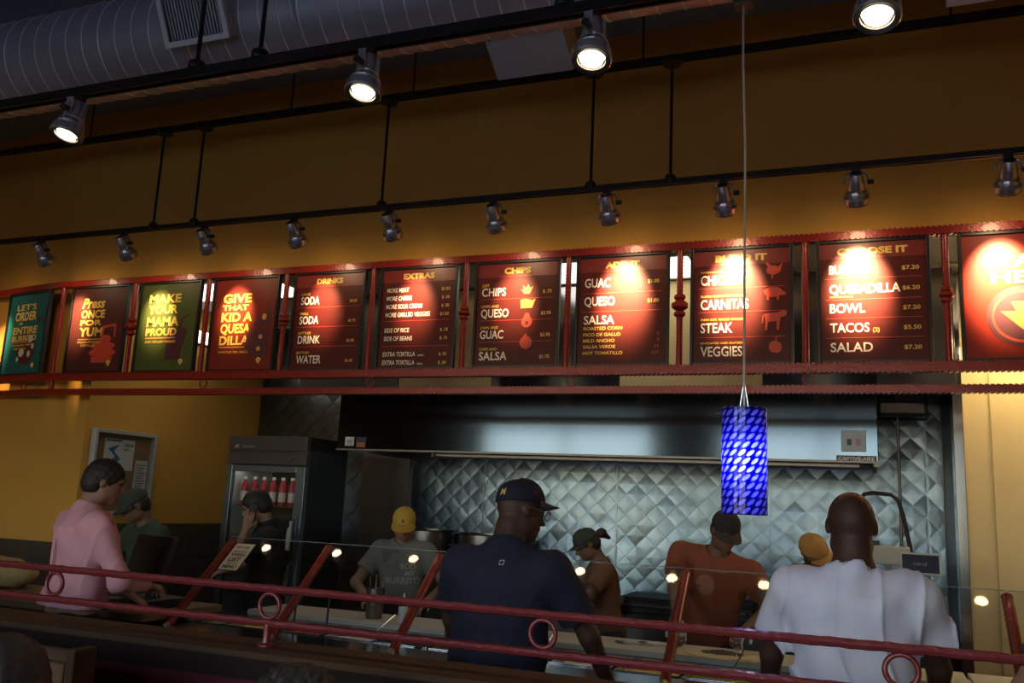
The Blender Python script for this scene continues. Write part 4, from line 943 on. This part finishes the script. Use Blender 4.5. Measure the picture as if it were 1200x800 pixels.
def hand(fd, W, fwd, palm, side, s=1.0, curl=.5, spread=.18):
    """W wrist, fwd along the hand, palm = palm normal, side=+1 thumb on local +x"""
    W = Vector(W); fwd = Vector(fwd).normalized(); palm = Vector(palm); palm = (palm-fwd*palm.dot(fwd)).normalized(); lat = fwd.cross(palm)*side
    pc = W+fwd*.045*s
    for q in (-.026, -.009, .009, .026): fd.cap(W+lat*q*.55*s+fwd*.008, W+fwd*.082*s+lat*q*s, .015*s, .0125*s, .010)
    for i, (q, ln) in enumerate(((.029, .068), (.010, .077), (-.010, .071), (-.028, .055))):
        p = W+fwd*.084*s+lat*q*s; dr = (fwd+lat*(q*spread*20)*.25).normalized(); c = 0
        for j, fr_ in enumerate((.46, .30, .24)):
            c += curl*(.75, .95, .6)[j]; dirn = dr*math.cos(c)+palm*math.sin(c); e = p+dirn*ln*fr_*s
            fd.cap(p, e, (.0088-.0007*j)*s, (.0083-.0009*j)*s, .004); p = e
    p = W+fwd*.022*s+lat*.026*s; dr = (lat*.75+fwd*.62+palm*.35).normalized()
    e = p+dr*.04*s; fd.cap(p, e, .0135*s, .0105*s, .008); dr2 = (fwd*.9+lat*.15+palm*.5*min(1, curl+.3)).normalized(); fd.cap(e, e+dr2*.034*s, .0105*s, .0085*s, .005)
def human(name, label, loc, rz, H=1.78, w=1.0, lean=0, twist=0, side=0, skin=(.35, .2, .12), hp=0, hy=0, hr=0, armL=None, armR=None, shirt=None, pants=(.02, .02, .03),
          sleeve=.6, long_=False, hair=None, hairlen=.010, cap=None, face=True, res=.008, fold=.004, collar=None, neckw=1.0, seated=False, apron=None, glasses=False, belly=0, seed=0, headk=1.0, hamp=.0025, hem=.87):
    t = thing('person', label, 'person', loc, rz)
    if 5.0 < loc[1]: skin = tuple(c*.62 for c in skin)  # staff skin darkened: the dim kitchen light is put into its colour
    s = H/1.78; sk = cloth('skin_%02d%02d' % (int(skin[0]*100), int(skin[2]*100)), skin, .55)
    TR = RZ(twist) @ RX(-lean) @ RY(side); hipz = .93*s; piv = Vector((0, 0, hipz))
    tp = lambda x, y, z: piv + TR @ (Vector((x*w*s, y*s, z*s))-piv)    # torso frame point
    NB = tp(0, -.015, 1.47); MT = TR
    if w != 0: NB = tp(0, -.015, 1.47)
    HR = TR @ RZ(hy) @ RX(-hp) @ RY(hr)
    neck_top = NB + (TR @ RX(-hp*.5)) @ Vector((0, .015, .075))*s
    hc = neck_top + HR @ Vector((0, .022, .11))*s
    hpnt = lambda x, y, z: hc + HR @ (Vector((x, y, z))*s*headk)
    sh = {q: tp(q*.175, -.005, 1.415) for q in (-1, 1)}
    arms = {}
    for q, A in ((-1, armL), (1, armR)):
        A = A or {}
        T_ = A.get('to', (q*.27, .05, .80)); hint = A.get('hint', (q*.5, -1, -.2))
        T_ = Vector(T_); El, Wr = bone2(sh[q], T_, .29*s, .255*s, hint); arms[q] = (El, Wr, A)
    # ---- body
    f = Fld(res)
    def torso(fd, g, k=.05, low=.82):
        fd.ell(tp(0, 0, .96), np.array((.155*w, .115, .13))*s+g, k, MT); fd.ell(tp(0, .012+belly*.5, 1.12), np.array((.142*w+belly*.5, .105+belly, .16))*s+g, k, MT)
        fd.ell(tp(0, -.005, 1.30), np.array((.158*w, .112, .17))*s+g, k, MT)
        fd.cap(tp(-.135, -.005, 1.405), tp(.135, -.005, 1.405), .066*s+g, .066*s+g, k)
        fd.cap(tp(0, -.015, 1.40), tp(0, -.018, 1.475), .085*s*w+g*.7, .058*s*neckw+g*.3, k)
    torso(f, 0)
    f.cap(tp(0, -.012, 1.44), neck_top+HR @ Vector((0, -.008, .03)), .060*s*neckw, .053*s*neckw, .03)
    f.ell(hpnt(0, -.008, .018), np.array((.074, .094, .088))*s*headk, .02, HR)
    f.ell(hpnt(0, .028, -.035), np.array((.060, .066, .080))*s*headk, .02, HR); f.cap(hpnt(0, .066, -.088), hpnt(0, .060, -.080), .024*s*headk, k=.02)
    f.cap(hpnt(-.035, .012, -.070), hpnt(.035, .012, -.070), .030*s*headk, k=.03)
    f.cap(hpnt(0, .088, .008), hpnt(0, .110, -.028), .008*s, .012*s, .012); f.cap(hpnt(-.012, .098, -.032), hpnt(.012, .098, -.032), .007*s, k=.008)
    f.cap(hpnt(-.04, .083, .024), hpnt(.04, .083, .024), .009*s, k=.015); f.cap(hpnt(-.017, .088, -.060), hpnt(.017, .088, -.060), .0065*s, k=.006)
    for q in (-1, 1): f.ell(hpnt(q*.074, -.006, -.008), np.array((.009, .018, .028))*s*headk, .006, HR); f.ell(hpnt(q*.031, .100, .004), np.array((.016, .012, .010))*s*headk, .008, HR, '-')
    for q in (-1, 1):
        El, Wr, A = arms[q]
        f.cap(sh[q], El, .050*s*(w*.5+.5), .039*s, .03); f.cap(El, Wr, .041*s, .026*s, .02)
        d = (Wr-El).normalized(); fw = Vector(A.get('dir', d)); pm = Vector(A.get('palm', (0, 0, -1)))
        hand(f, Wr, fw, pm, A.get('thumb', -q), s*1.02, A.get('curl', .35))
        if not seated:
            hx = q*.088*s*w; f.cap((hx, 0, .92*s), (q*.10*s, .02, .50*s), .082*s, .052*s, .04); f.cap((q*.10*s, .02, .50*s), (q*.105*s, -.02, .10*s), .050*s, .036*s, .02)
        else:
            f.cap((q*.09*s, 0, .92*s), (q*.12*s, .42*s, .90*s), .082*s, .055*s, .04); f.cap((q*.12*s, .42*s, .90*s), (q*.12*s, .44*s, .50*s), .050*s, .036*s, .02)
    f.mesh('body', sk, t)
    # ---- clothes
    g = .014
    if shirt:
        sm_ = shirt if not isinstance(shirt, tuple) else cloth('shirt_%02d%02d%02d' % tuple(int(c*100) for c in shirt), shirt)
        f = Fld(res); torso(f, g+.004*(w > 1.1), .06)
        f.cap(tp(0, .0, 1.02), tp(0, 0, .90), .100*s*w+g, .105*s*w+g, .05, flat=True)
        for q in (-1, 1):
            El, Wr, A = arms[q]; S_ = sh[q]
            if long_: f.cap(S_, El, .064*s, .052*s, .04); f.cap(El, El+(Wr-El)*.93, .053*s, .038*s, .03, flat=True)
            else: f.cap(S_+(S_-El).normalized()*.0, S_+(El-S_)*sleeve, .064*s*(w*.5+.5), .070*s*(w*.4+.6), .045, flat=True)
        f.disp(wrinkle(fold, seed))
        Mi = np.array(TR).T; p0 = np.array(tp(0, 0, hem)); ax = np.array(TR @ Vector((0, 0, 1)))
        f.sub(lambda P: (P[0]-p0[0])*ax[0]+(P[1]-p0[1])*ax[1]+(P[2]-p0[2])*ax[2], (-9, -9, -9), (9, 9, 9), .004)
        nb0 = np.array(tp(0, 0, 1.455)); nb1 = np.array(neck_top+TR @ Vector((0, 0, .10)))
        def nk(P):
            ba = nb1-nb0; pa = [P[i]-nb0[i] for i in range(3)]; tt = sum(pa[i]*ba[i] for i in range(3))/(ba@ba)
            return np.maximum(np.sqrt(sum((pa[i]-ba[i]*np.clip(tt, 0, 1))**2 for i in range(3)))-.070*s*neckw, -tt*.1)
        f.sub(nk, np.minimum(nb0, nb1)-.08, np.maximum(nb0, nb1)+.08, .004)
        so = f.mesh('shirt', sm_, t)
        if not collar: 
            dn = (TR @ Vector((0, .12, 1))).normalized(); rotc = Vector((0, 0, 1)).rotation_difference(dn).to_matrix()
            MB().torus(tp(0, -.008, 1.470), .069*s*neckw, .0115*s, rotc, 28, 6).build('neckband', sm_, t, smooth=2)
    else: so = None
    if collar:
        dn = (TR @ Vector((0, .25, 1))).normalized(); rotc = Vector((0, 0, 1)).rotation_difference(dn).to_matrix()
        MB().lathe([(.066*s, -.022), (.060*s, .030), (.064*s, .036), (.078*s, .008), (.080*s, -.012)], tp(0, -.012, 1.492), rotc, 28, caps=False).build('collar', collar, t, smooth=True)
    f = Fld(max(res, .01))
    f.ell((0, 0, .93*s), np.array((.165*w, .122, .11))*s, .05)
    for q in (-1, 1):
        if not seated: f.cap((q*.088*s*w, 0, .92*s), (q*.10*s, .02, .50*s), .096*s, .068*s, .04); f.cap((q*.10*s, .02, .50*s), (q*.105*s, -.02, .08*s), .066*s, .056*s, .03, flat=True)
        else: f.cap((q*.09*s, 0, .92*s), (q*.12*s, .42*s, .90*s), .096*s, .068*s, .04); f.cap((q*.12*s, .42*s, .90*s), (q*.12*s, .44*s, .50*s), .064*s, .055*s, .03, flat=True)
    pm_ = cloth('trousers_%02d%02d' % (int(pants[0]*100), int(pants[2]*100)), pants); f.mesh('trousers', pm_, t)
    for q in (-1, 1):
        f = Fld(.01); dz = 0 if not seated else .42*s; y0 = 0 if not seated else .46*s
        f.cap((q*.105*s, y0-.05, .045+dz), (q*.125*s, y0+.15, .038+dz), .045, .040, .02); f.cap((q*.105*s, y0-.03, .045+dz), (q*.105*s, y0-.03, .10+dz), .045, .046, .02)
        f.mesh('shoe', m_blackp, t)
    # ---- head pieces
    if hair:
        hm = cloth('hair_%02d' % int(hair[0]*100), hair, .6); f = Fld(.006)
        f.ell(hpnt(0, -.010, .022), np.array((.074+hairlen*.8, .094+hairlen, .088+hairlen*1.3))*s*headk, .01, HR); f.ell(hpnt(0, -.045, -.020), np.array((.070+hairlen*.5, .058+hairlen, .070))*s*headk, .02, HR)
        f.sub(ell_fn(hpnt(0, .072, -.055), np.array((.080, .070, .095))*s*headk, HR), hpnt(0, .072, -.055)-Vector((.12,)*3), hpnt(0, .072, -.055)+Vector((.12,)*3), .006)
        for q in (-1, 1):
            c0 = hpnt(q*.085, .01, -.055); f.sub(ell_fn(c0, np.array((.03, .045, .055))*s*headk, HR), c0-Vector((.08,)*3), c0+Vector((.08,)*3), .006)
        if cap:
            c0 = np.array(hpnt(0, 0, .018)); a0 = np.array(HR @ Vector((0, 0, 1)))
            f.sub(lambda P: -((P[0]-c0[0])*a0[0]+(P[1]-c0[1])*a0[1]+(P[2]-c0[2])*a0[2]), c0-.2, c0+.2, .004)
        f.disp(lambda P: (hamp*np.sin(160*P[0]+40*P[2])*np.sin(150*P[1])*np.sin(120*P[2])).astype(np.float32))
        f.mesh('hair', hm, t)
    if face:
        em = mat('eye_dark', (.02, .015, .012), .2)
        for q in (-1, 1):
            if not cap or (cap and not cap.get('shade')): MB().lathe([(.001, .009), (.007, .006), (.009, 0), (.007, -.006), (.001, -.009)], hpnt(q*.031, .083, .004), n=10, caps=False).build('eye', em, t, smooth=2)
            if not cap: MB().tube([hpnt(q*.014, .096, .022), hpnt(q*.032, .094, .028), hpnt(q*.048, .078, .022)], .003*s, 6).build('eyebrow', cloth('brow', (.02, .012, .01)), t, smooth=True)
        MB().tube([hpnt(-.022, .086, -.0585), hpnt(0, .0955, -.0600), hpnt(.022, .086, -.0585)], .0022*s, 6).build('mouth', mat('lip', (.16, .05, .04), .5), t, smooth=True)
    if glasses:
        for q in (-1, 1): MB().torus(hpnt(q*.034, .108, .0), .021, .0022, HR @ FACE, 18, 5).build('glasses_rim', m_steel, t, smooth=2); MB().tube([hpnt(q*.055, .105, .004), hpnt(q*.080, .02, .004), hpnt(q*.082, -.01, .0)], .0018, 5).build('glasses_arm', m_steel, t)
        MB().tube([hpnt(-.014, .108, .004), hpnt(0, .112, .007), hpnt(.014, .108, .004)], .002, 5).build('glasses_bridge', m_steel, t)
    if cap:
        make_cap(t, hpnt, HR, s, cap)
    return t, hpnt, tp, so, arms
def ell_fn(c, r, M):
    c = np.array(c, float); Mi = np.array(M).T
    def f(P):
        q = [P[i]-c[i] for i in range(3)]; q = [Mi[i][0]*q[0]+Mi[i][1]*q[1]+Mi[i][2]*q[2] for i in range(3)]
        k0 = np.sqrt(sum((q[i]/r[i])**2 for i in range(3))); k1 = np.sqrt(sum((q[i]/r[i]**2)**2 for i in range(3)))
        return k0*(k0-1)/np.maximum(k1, 1e-6)
    return f
def make_cap(t, hpnt, HR, s, c):
    cm_ = cloth('cap_%02d%02d' % (int(c['col'][0]*100), int(c['col'][2]*100)), c['col'], .8)
    bk = RZ(c.get('turn', 0)); tilt = RX(c.get('tilt', 0))
    P = lambda x, y, z: hpnt(*(Vector((0, -.008, .033)) + bk @ (tilt @ Vector((x, y, z)))))
    V = []; F = []; n = 28; rings = 9
    for i in range(rings+1):
        ph = R(90)*i/rings
        for k in range(n):
            a = 2*PI*k/n; rr = math.cos(ph)**.85 if i < rings else 0; seam = 1+.012*(k % 5 == 0)
            V.append(P(.085*rr*math.cos(a)*seam, .104*rr*math.sin(a)*seam, -.008+.098*math.sin(ph)**.95*(1+.04*math.sin(a))))
    for i in range(rings):
        for k in range(n): F.append((i*n+k, i*n+(k+1) % n, (i+1)*n+(k+1) % n, (i+1)*n+k))
    b = len(V)
    for k in range(n):
        a = 2*PI*k/n; V.append(P(.079*math.cos(a), .098*math.sin(a), -.010))
    for k in range(n): F.append((k, b+k, b+(k+1) % n, (k+1) % n))
    m = MB(); m.v = [tuple(q) for q in V]; m.f = F; crown = m.build('cap_crown', cm_, t, smooth=2)
    MB().lathe([(.001, .006), (.006, .004), (.008, 0)], P(0, 0, .089), HR, 8, caps=False).build('cap_button', cm_, t, smooth=2)
    if c.get('brim', True):
        V = []; F = []; na, nr = 14, 6; bl = c.get('len', .070)
        for lay in (0, 1):
            for i in range(na+1):
                a = R(28+124*i/na)
                for j in range(nr+1):
                    q = j/nr; ex = bl*q*max(0.0, math.sin((a-R(28))/(R(124))*PI))**.55
                    x = (.086)*math.cos(a)*(1+c.get('flare', .10)*q); y = .102*math.sin(a)+ex
                    V.append(P(x, y, -.004-.020*(x/.08)**2*q*1.2-.12*ex*c.get('droop', 1)-lay*.004+.004*(1-q)))
        n1 = (na+1)*(nr+1)
        for lay in (0, 1):
            for i in range(na):
                for j in range(nr):
                    q = (lay*n1+i*(nr+1)+j, lay*n1+(i+1)*(nr+1)+j, lay*n1+(i+1)*(nr+1)+j+1, lay*n1+i*(nr+1)+j+1); F.append(q if lay else q[::-1])
        for i in range(na): F.append((i*(nr+1)+nr, (i+1)*(nr+1)+nr, n1+(i+1)*(nr+1)+nr, n1+i*(nr+1)+nr))
        m = MB(); m.v = [tuple(q) for q in V]; m.f = F
        m.build('cap_brim', cloth('brim_%02d%02d' % (int(c.get('bcol', c['col'])[0]*100), int(c.get('bcol', c['col'])[2]*100)), c.get('bcol', c['col']), .8), t, smooth=2)
    if 'logo' in c:
        s_, u, hgt, mm = c['logo']; mb = MB()
        v, f, (x0, x1, y0, y1) = text_mesh(s_, .025) if isinstance(s_, str) else s_
        k = hgt/(y1-y0); vv = []
        for p in v:
            ang = u+(p[0]-(x0+x1)/2)*k/.10; z = .012+(p[1]-y0)*k
            sn = min(.98, (z+.008)/.098); rr = math.sqrt(1-sn*sn)**.85*1.02
            vv.append(P(.085*rr*math.sin(ang)+.0015*math.sin(ang), .104*rr*math.cos(ang)+.0015*math.cos(ang), z))
        mb.add(vv, f); mb.build('cap_emblem', mm, t)
def shirt_print(t, so, s_, M, o, x, y, h, wfix, m_, depth=.004, dirn=(0, -1, 0), name='shirt_print', raw=None):
    """flat print pressed onto the shirt: rays along dirn in the person's frame"""
    bv = BVHTree.FromPolygons([v.co for v in so.data.vertices], [tuple(p.vertices) for p in so.data.polygons])
    mb = MB()
    if raw: mb = raw
    else: put_text(mb, s_, x, y, h, wfix=wfix, align='c', M=M, o=o, bold=.032)
    d = Vector(dirn); out = []
    for p in mb.v:
        q = Vector(p); hit = bv.ray_cast(q, d)
        out.append(tuple((hit[0] if hit[0] else q)-d*depth))
    mb.v = out; return mb.build(name, m_, t)

# customers --------------------------------------------------------
FU = Matrix((Vector((-1, 0, 0)), Vector((0, 0, 1)), Vector((0, 1, 0)))).transposed()   # print on the chest, read from +Y side
t, *_ = human('tee', 'big man in a plain white t-shirt, back turned, shaved head', (-.04, 3.42, 0), R(4), 1.765, 1.22, lean=R(5), skin=(.055, .024, .017), hp=R(0), face=True, headk=1.10,
      armL=dict(to=(-.30, .30, .93), hint=(-.8, -.3, -.2)), armR=dict(to=(.30, .30, .93), hint=(.8, -.3, -.2)), shirt=cloth('white_tee', (.64, .66, .80)), sleeve=.66, fold=.015, neckw=1.22, res=.0075, pants=(.03, .03, .04), belly=.03, seed=3)
t, hq, tq, so, ar = human('navy', 'man in a navy polo and navy cap leaning on the counter', (-1.34, 3.28, 0), R(-4), 1.78, 1.20, lean=R(12), skin=(.050, .022, .015), hy=R(-38), hp=R(4), headk=1.03,
      armL=dict(to=(-.36, .42, .92), hint=(-1, -.8, .2)), armR=dict(to=(.38, .36, .92), hint=(1, -.8, .2)), shirt=cloth('navy_polo', (.006, .009, .028)), sleeve=.72, fold=.004, neckw=1.15, collar=cloth('navy_collar', (.006, .008, .026)), glasses=True, res=.0075, belly=.03, seed=5,
      cap=dict(col=(.007, .008, .024), bcol=(.05, .05, .055), tilt=R(10), logo=('M', R(158), .027, mat('maize', (.60, .42, .14), .7)), droop=.6), pants=(.02, .02, .03))
mk = MB()
for k in range(4): mk.obox(Vector((.035+.012*(k % 2), -.36, 1.425+.012*(k//2))), (.004, .002, .010), RY(R(45 if (k+k//2) % 2 else -45)))
bvp = shirt_print(t, so, None, None, None, 0, 0, 0, 0, mat('emblem_white', (.6, .62, .66), .6), .002, (0, 1, 0), 'shirt_emblem', raw=mk)
m_pink = cloth('pink_shirt', (.68, .33, .38))
t, hq, tq, so, ar = human('pink', 'man in a pink dress shirt with sleeves down, paying at the till', (-3.92, 3.70, 0), R(-26), 1.81, 1.40, lean=R(3), skin=(.30, .15, .10), hp=R(10), hy=R(-18), hair=(.02, .013, .01), hairlen=.010, hamp=.003,
      armL=dict(to=(-.10, .34, 1.05), hint=(-1, -.6, -.6), curl=.6), armR=dict(to=(.17, .32, 1.13), hint=(1, -.5, -1), curl=.6), shirt=m_pink, long_=True, fold=.010, collar=m_pink, hem=1.0, res=.0075, pants=(.012, .012, .016), seed=8)
MB().tube([(.02, -.128, 1.37), (.02, -.132, 1.2), (.02, -.130, 1.05)], .006, 5).build('back_pleat', m_pink, t, smooth=True)
# staff -----------------------------------------------------------
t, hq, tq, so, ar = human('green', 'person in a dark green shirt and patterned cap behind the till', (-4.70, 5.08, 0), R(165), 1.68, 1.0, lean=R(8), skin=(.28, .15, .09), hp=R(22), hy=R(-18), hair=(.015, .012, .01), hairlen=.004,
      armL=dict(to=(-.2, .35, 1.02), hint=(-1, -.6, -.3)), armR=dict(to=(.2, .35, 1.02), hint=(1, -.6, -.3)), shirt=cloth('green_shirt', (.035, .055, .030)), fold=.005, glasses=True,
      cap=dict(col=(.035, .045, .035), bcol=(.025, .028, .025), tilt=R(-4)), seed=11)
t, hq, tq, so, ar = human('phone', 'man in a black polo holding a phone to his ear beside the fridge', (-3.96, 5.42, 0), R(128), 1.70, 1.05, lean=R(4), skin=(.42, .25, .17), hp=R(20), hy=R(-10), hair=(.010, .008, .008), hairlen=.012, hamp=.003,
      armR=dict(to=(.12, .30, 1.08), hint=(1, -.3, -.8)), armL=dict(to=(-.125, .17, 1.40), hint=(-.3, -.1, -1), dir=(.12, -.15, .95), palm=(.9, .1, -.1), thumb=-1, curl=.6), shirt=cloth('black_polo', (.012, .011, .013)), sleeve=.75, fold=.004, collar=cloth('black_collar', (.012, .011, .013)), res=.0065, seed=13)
MB().obox(hq(-.096, .025, -.03), (.010, .050, .115), (RX(R(18)))).build('held_phone', m_blackp, None, bevel=.004)
ph = D.objects['held_phone']; ph.matrix_world = Matrix.Translation(t.location) @ Matrix.Rotation(t.rotation_euler.z, 4, 'Z'); tag(ph, 'black phone held to the ear of the man in black', 'phone')
m_gt = cloth('grey_tee', (.16, .155, .14))
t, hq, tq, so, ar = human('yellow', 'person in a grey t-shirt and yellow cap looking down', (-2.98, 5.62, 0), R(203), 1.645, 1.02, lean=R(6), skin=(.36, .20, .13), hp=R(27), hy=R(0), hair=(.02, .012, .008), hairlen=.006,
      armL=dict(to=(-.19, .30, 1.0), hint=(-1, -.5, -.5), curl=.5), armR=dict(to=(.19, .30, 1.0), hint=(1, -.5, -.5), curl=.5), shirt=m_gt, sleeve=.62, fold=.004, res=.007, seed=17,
      cap=dict(col=(.50, .31, .04), tilt=R(8), len=.085, droop=1.0, shade=1, flare=.20, bcol=(.42, .24, .03), logo=(([(-.5, .8, 0), (0, 1, 0), (.5, .8, 0), (0, 0, 0)], [(0, 3, 2, 1)], (-.5, .5, 0, 1)), 0, .030, mat('cap_badge', (.10, .04, .02), .7))))  # the brim's darker yellow puts shading into its colour
mw = mat('tee_print', (.34, .33, .30), .7)
for s_, x, y, h, wd in (('BOD', .045, 1.275, .036, .105), ('MY', .062, 1.225, .036, .065), ('BURRITO', .015, 1.170, .042, .235)):
    shirt_print(t, so, s_, FU, (0, .5, 0), -x*-1, y*.935, h, wd, mw, .003)
for q in (0,):
    fl = MB().prism([(-.06, 0), (.06, 0), (.06, .085), (-.06, .085)], .001, FU, (.085, .5, 1.225)); 
    shirt_print(t, so, None, None, None, 0, 0, 0, 0, mat('tee_flag', (.085, .085, .08), .7), .003, raw=fl)
apm = cloth('black_apron', (.010, .012, .02))
fa = Fld(.012); fa.ell((0, .03, .88), (.175, .135, .20), .03); fa.disp(wrinkle(.004, 2)); fa.mesh('apron', apm, t)
m_or = cloth('orange_tee', (.25, .062, .026))
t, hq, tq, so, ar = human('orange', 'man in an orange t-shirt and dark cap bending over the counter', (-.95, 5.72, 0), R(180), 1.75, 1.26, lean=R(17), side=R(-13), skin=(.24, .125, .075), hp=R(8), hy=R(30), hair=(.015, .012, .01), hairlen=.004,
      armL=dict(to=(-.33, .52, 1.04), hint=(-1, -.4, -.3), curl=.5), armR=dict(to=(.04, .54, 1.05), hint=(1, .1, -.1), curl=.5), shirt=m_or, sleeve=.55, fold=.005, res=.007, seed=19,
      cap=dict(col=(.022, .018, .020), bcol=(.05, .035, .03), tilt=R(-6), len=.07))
for s_, y, h, wd, xx in (('Dulce de', 1.22, .022, .10, .03), ('LOCO', 1.17, .035, .10, -.06)):
    shirt_print(t, so, s_, FU, (0, .9, 0), xx, y, h, wd, mat('tee_print_dark', (.10, .03, .02), .7), .003)
shirt_print(t, so, None, None, None, 0, 0, 0, 0, mat('tee_badge', (.36, .13, .075), .7), .003, raw=MB().prism(ell(0, 0, .055, .060), .001, FU, (-.06, .9, 1.24)))
fg = Fld(.006); El, Wr, A = ar[1]; hand(fg, Wr, (Wr-El).normalized(), (0, 0, -1), -1, 1.08, .8); fg.mesh('glove', mat('vinyl_glove', (.55, .52, .50), .35), t)
fg = Fld(.006); El, Wr, A = ar[-1]; hand(fg, Wr, (Wr-El).normalized(), (0, 0, -1), 1, 1.08, .8); fg.mesh('glove', MATS['vinyl_glove'], t)
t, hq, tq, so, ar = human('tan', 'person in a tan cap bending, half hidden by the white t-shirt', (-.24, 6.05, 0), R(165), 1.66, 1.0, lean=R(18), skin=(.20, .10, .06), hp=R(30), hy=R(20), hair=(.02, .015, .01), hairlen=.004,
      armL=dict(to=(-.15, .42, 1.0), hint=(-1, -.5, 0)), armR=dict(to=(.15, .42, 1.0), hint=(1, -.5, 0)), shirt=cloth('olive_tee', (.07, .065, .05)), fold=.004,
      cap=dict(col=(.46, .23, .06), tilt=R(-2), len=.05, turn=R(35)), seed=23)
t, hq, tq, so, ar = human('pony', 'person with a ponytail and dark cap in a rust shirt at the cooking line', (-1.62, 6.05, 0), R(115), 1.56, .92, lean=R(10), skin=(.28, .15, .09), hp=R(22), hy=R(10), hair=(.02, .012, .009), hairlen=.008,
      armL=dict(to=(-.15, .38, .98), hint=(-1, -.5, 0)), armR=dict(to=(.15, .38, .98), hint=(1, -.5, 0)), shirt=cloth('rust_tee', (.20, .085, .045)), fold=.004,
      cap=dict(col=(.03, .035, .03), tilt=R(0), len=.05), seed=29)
f = Fld(.007); f.cap(hq(0, -.10, .02), hq(0, -.15, .01), .020, .030, .02); f.cap(hq(0, -.15, .01), hq(0, -.185, -.05), .030, .012, .02); f.disp(lambda P: (.004*np.sin(180*P[0])*np.sin(170*P[2])).astype(np.float32)); f.mesh('ponytail', cloth('hair_02', (.02, .012, .009)), t)
MB().torus(hq(0, -.108, .02), .018, .007, RX(R(90)), 14, 6).build('hair_band', mat('hair_band', (.30, .02, .02), .6), t, smooth=2)
t, *_ = human('edge', 'person cut off by the right edge of the photo, grey shirt', (.78, 3.70, 0), R(30), 1.70, 1.0, lean=R(4), skin=(.30, .17, .11), hair=(.02, .012, .01),
      armL=dict(to=(-.22, .22, .98), hint=(-1, -.8, -.2)), armR=dict(to=(.2, .3, 1.0), hint=(1, -.6, -.3)), shirt=cloth('slate_tee', (.045, .045, .055)), sleeve=.6, seed=31)
# seated ----------------------------------------------------------
human('seat', 'seated dark-haired man in the lower left corner, only his head showing', (-1.985, 1.74, -.485), R(150), 1.76, 1.0, skin=(.32, .19, .13), hp=R(10), hair=(.022, .014, .010), hairlen=.018, seated=True,
      armL=dict(to=(-.25, .3, .95)), armR=dict(to=(.25, .3, .95)), shirt=cloth('seat_tee', (.04, .04, .05)), seed=37)
human('seat', 'dark curly head of a seated diner at the bottom edge left of centre', (-1.28, 1.90, -.525), R(-80), 1.76, 1.0, skin=(.10, .05, .03), hair=(.010, .008, .007), hairlen=.026, hamp=.010, seated=True,
      armL=dict(to=(-.25, .3, .95)), armR=dict(to=(.25, .3, .95)), shirt=cloth('seat_top', (.02, .03, .09)), seed=41)
# paper bag on the left counter
bg_ = thing('paper_bag', 'crumpled tan paper bag on the counter left of the pink shirt', 'paper bag', (-5.46, 4.55, .945))
f = Fld(.010); f.ell((0, 0, .09), (.25, .16, .10), .04); f.ell((-.12, .03, .13), (.13, .12, .07), .03); f.disp(wrinkle(.010, 4)); f.disp(lambda P: np.maximum(0, .0-(P[2])).astype(np.float32)*6); f.mesh('bag_body', m_bag, bg_)
for o in D.objects:
    if o.name.split('.')[0] == 'lettering': o['kind'] = 'stuff'
bpy.context.view_layer.update()
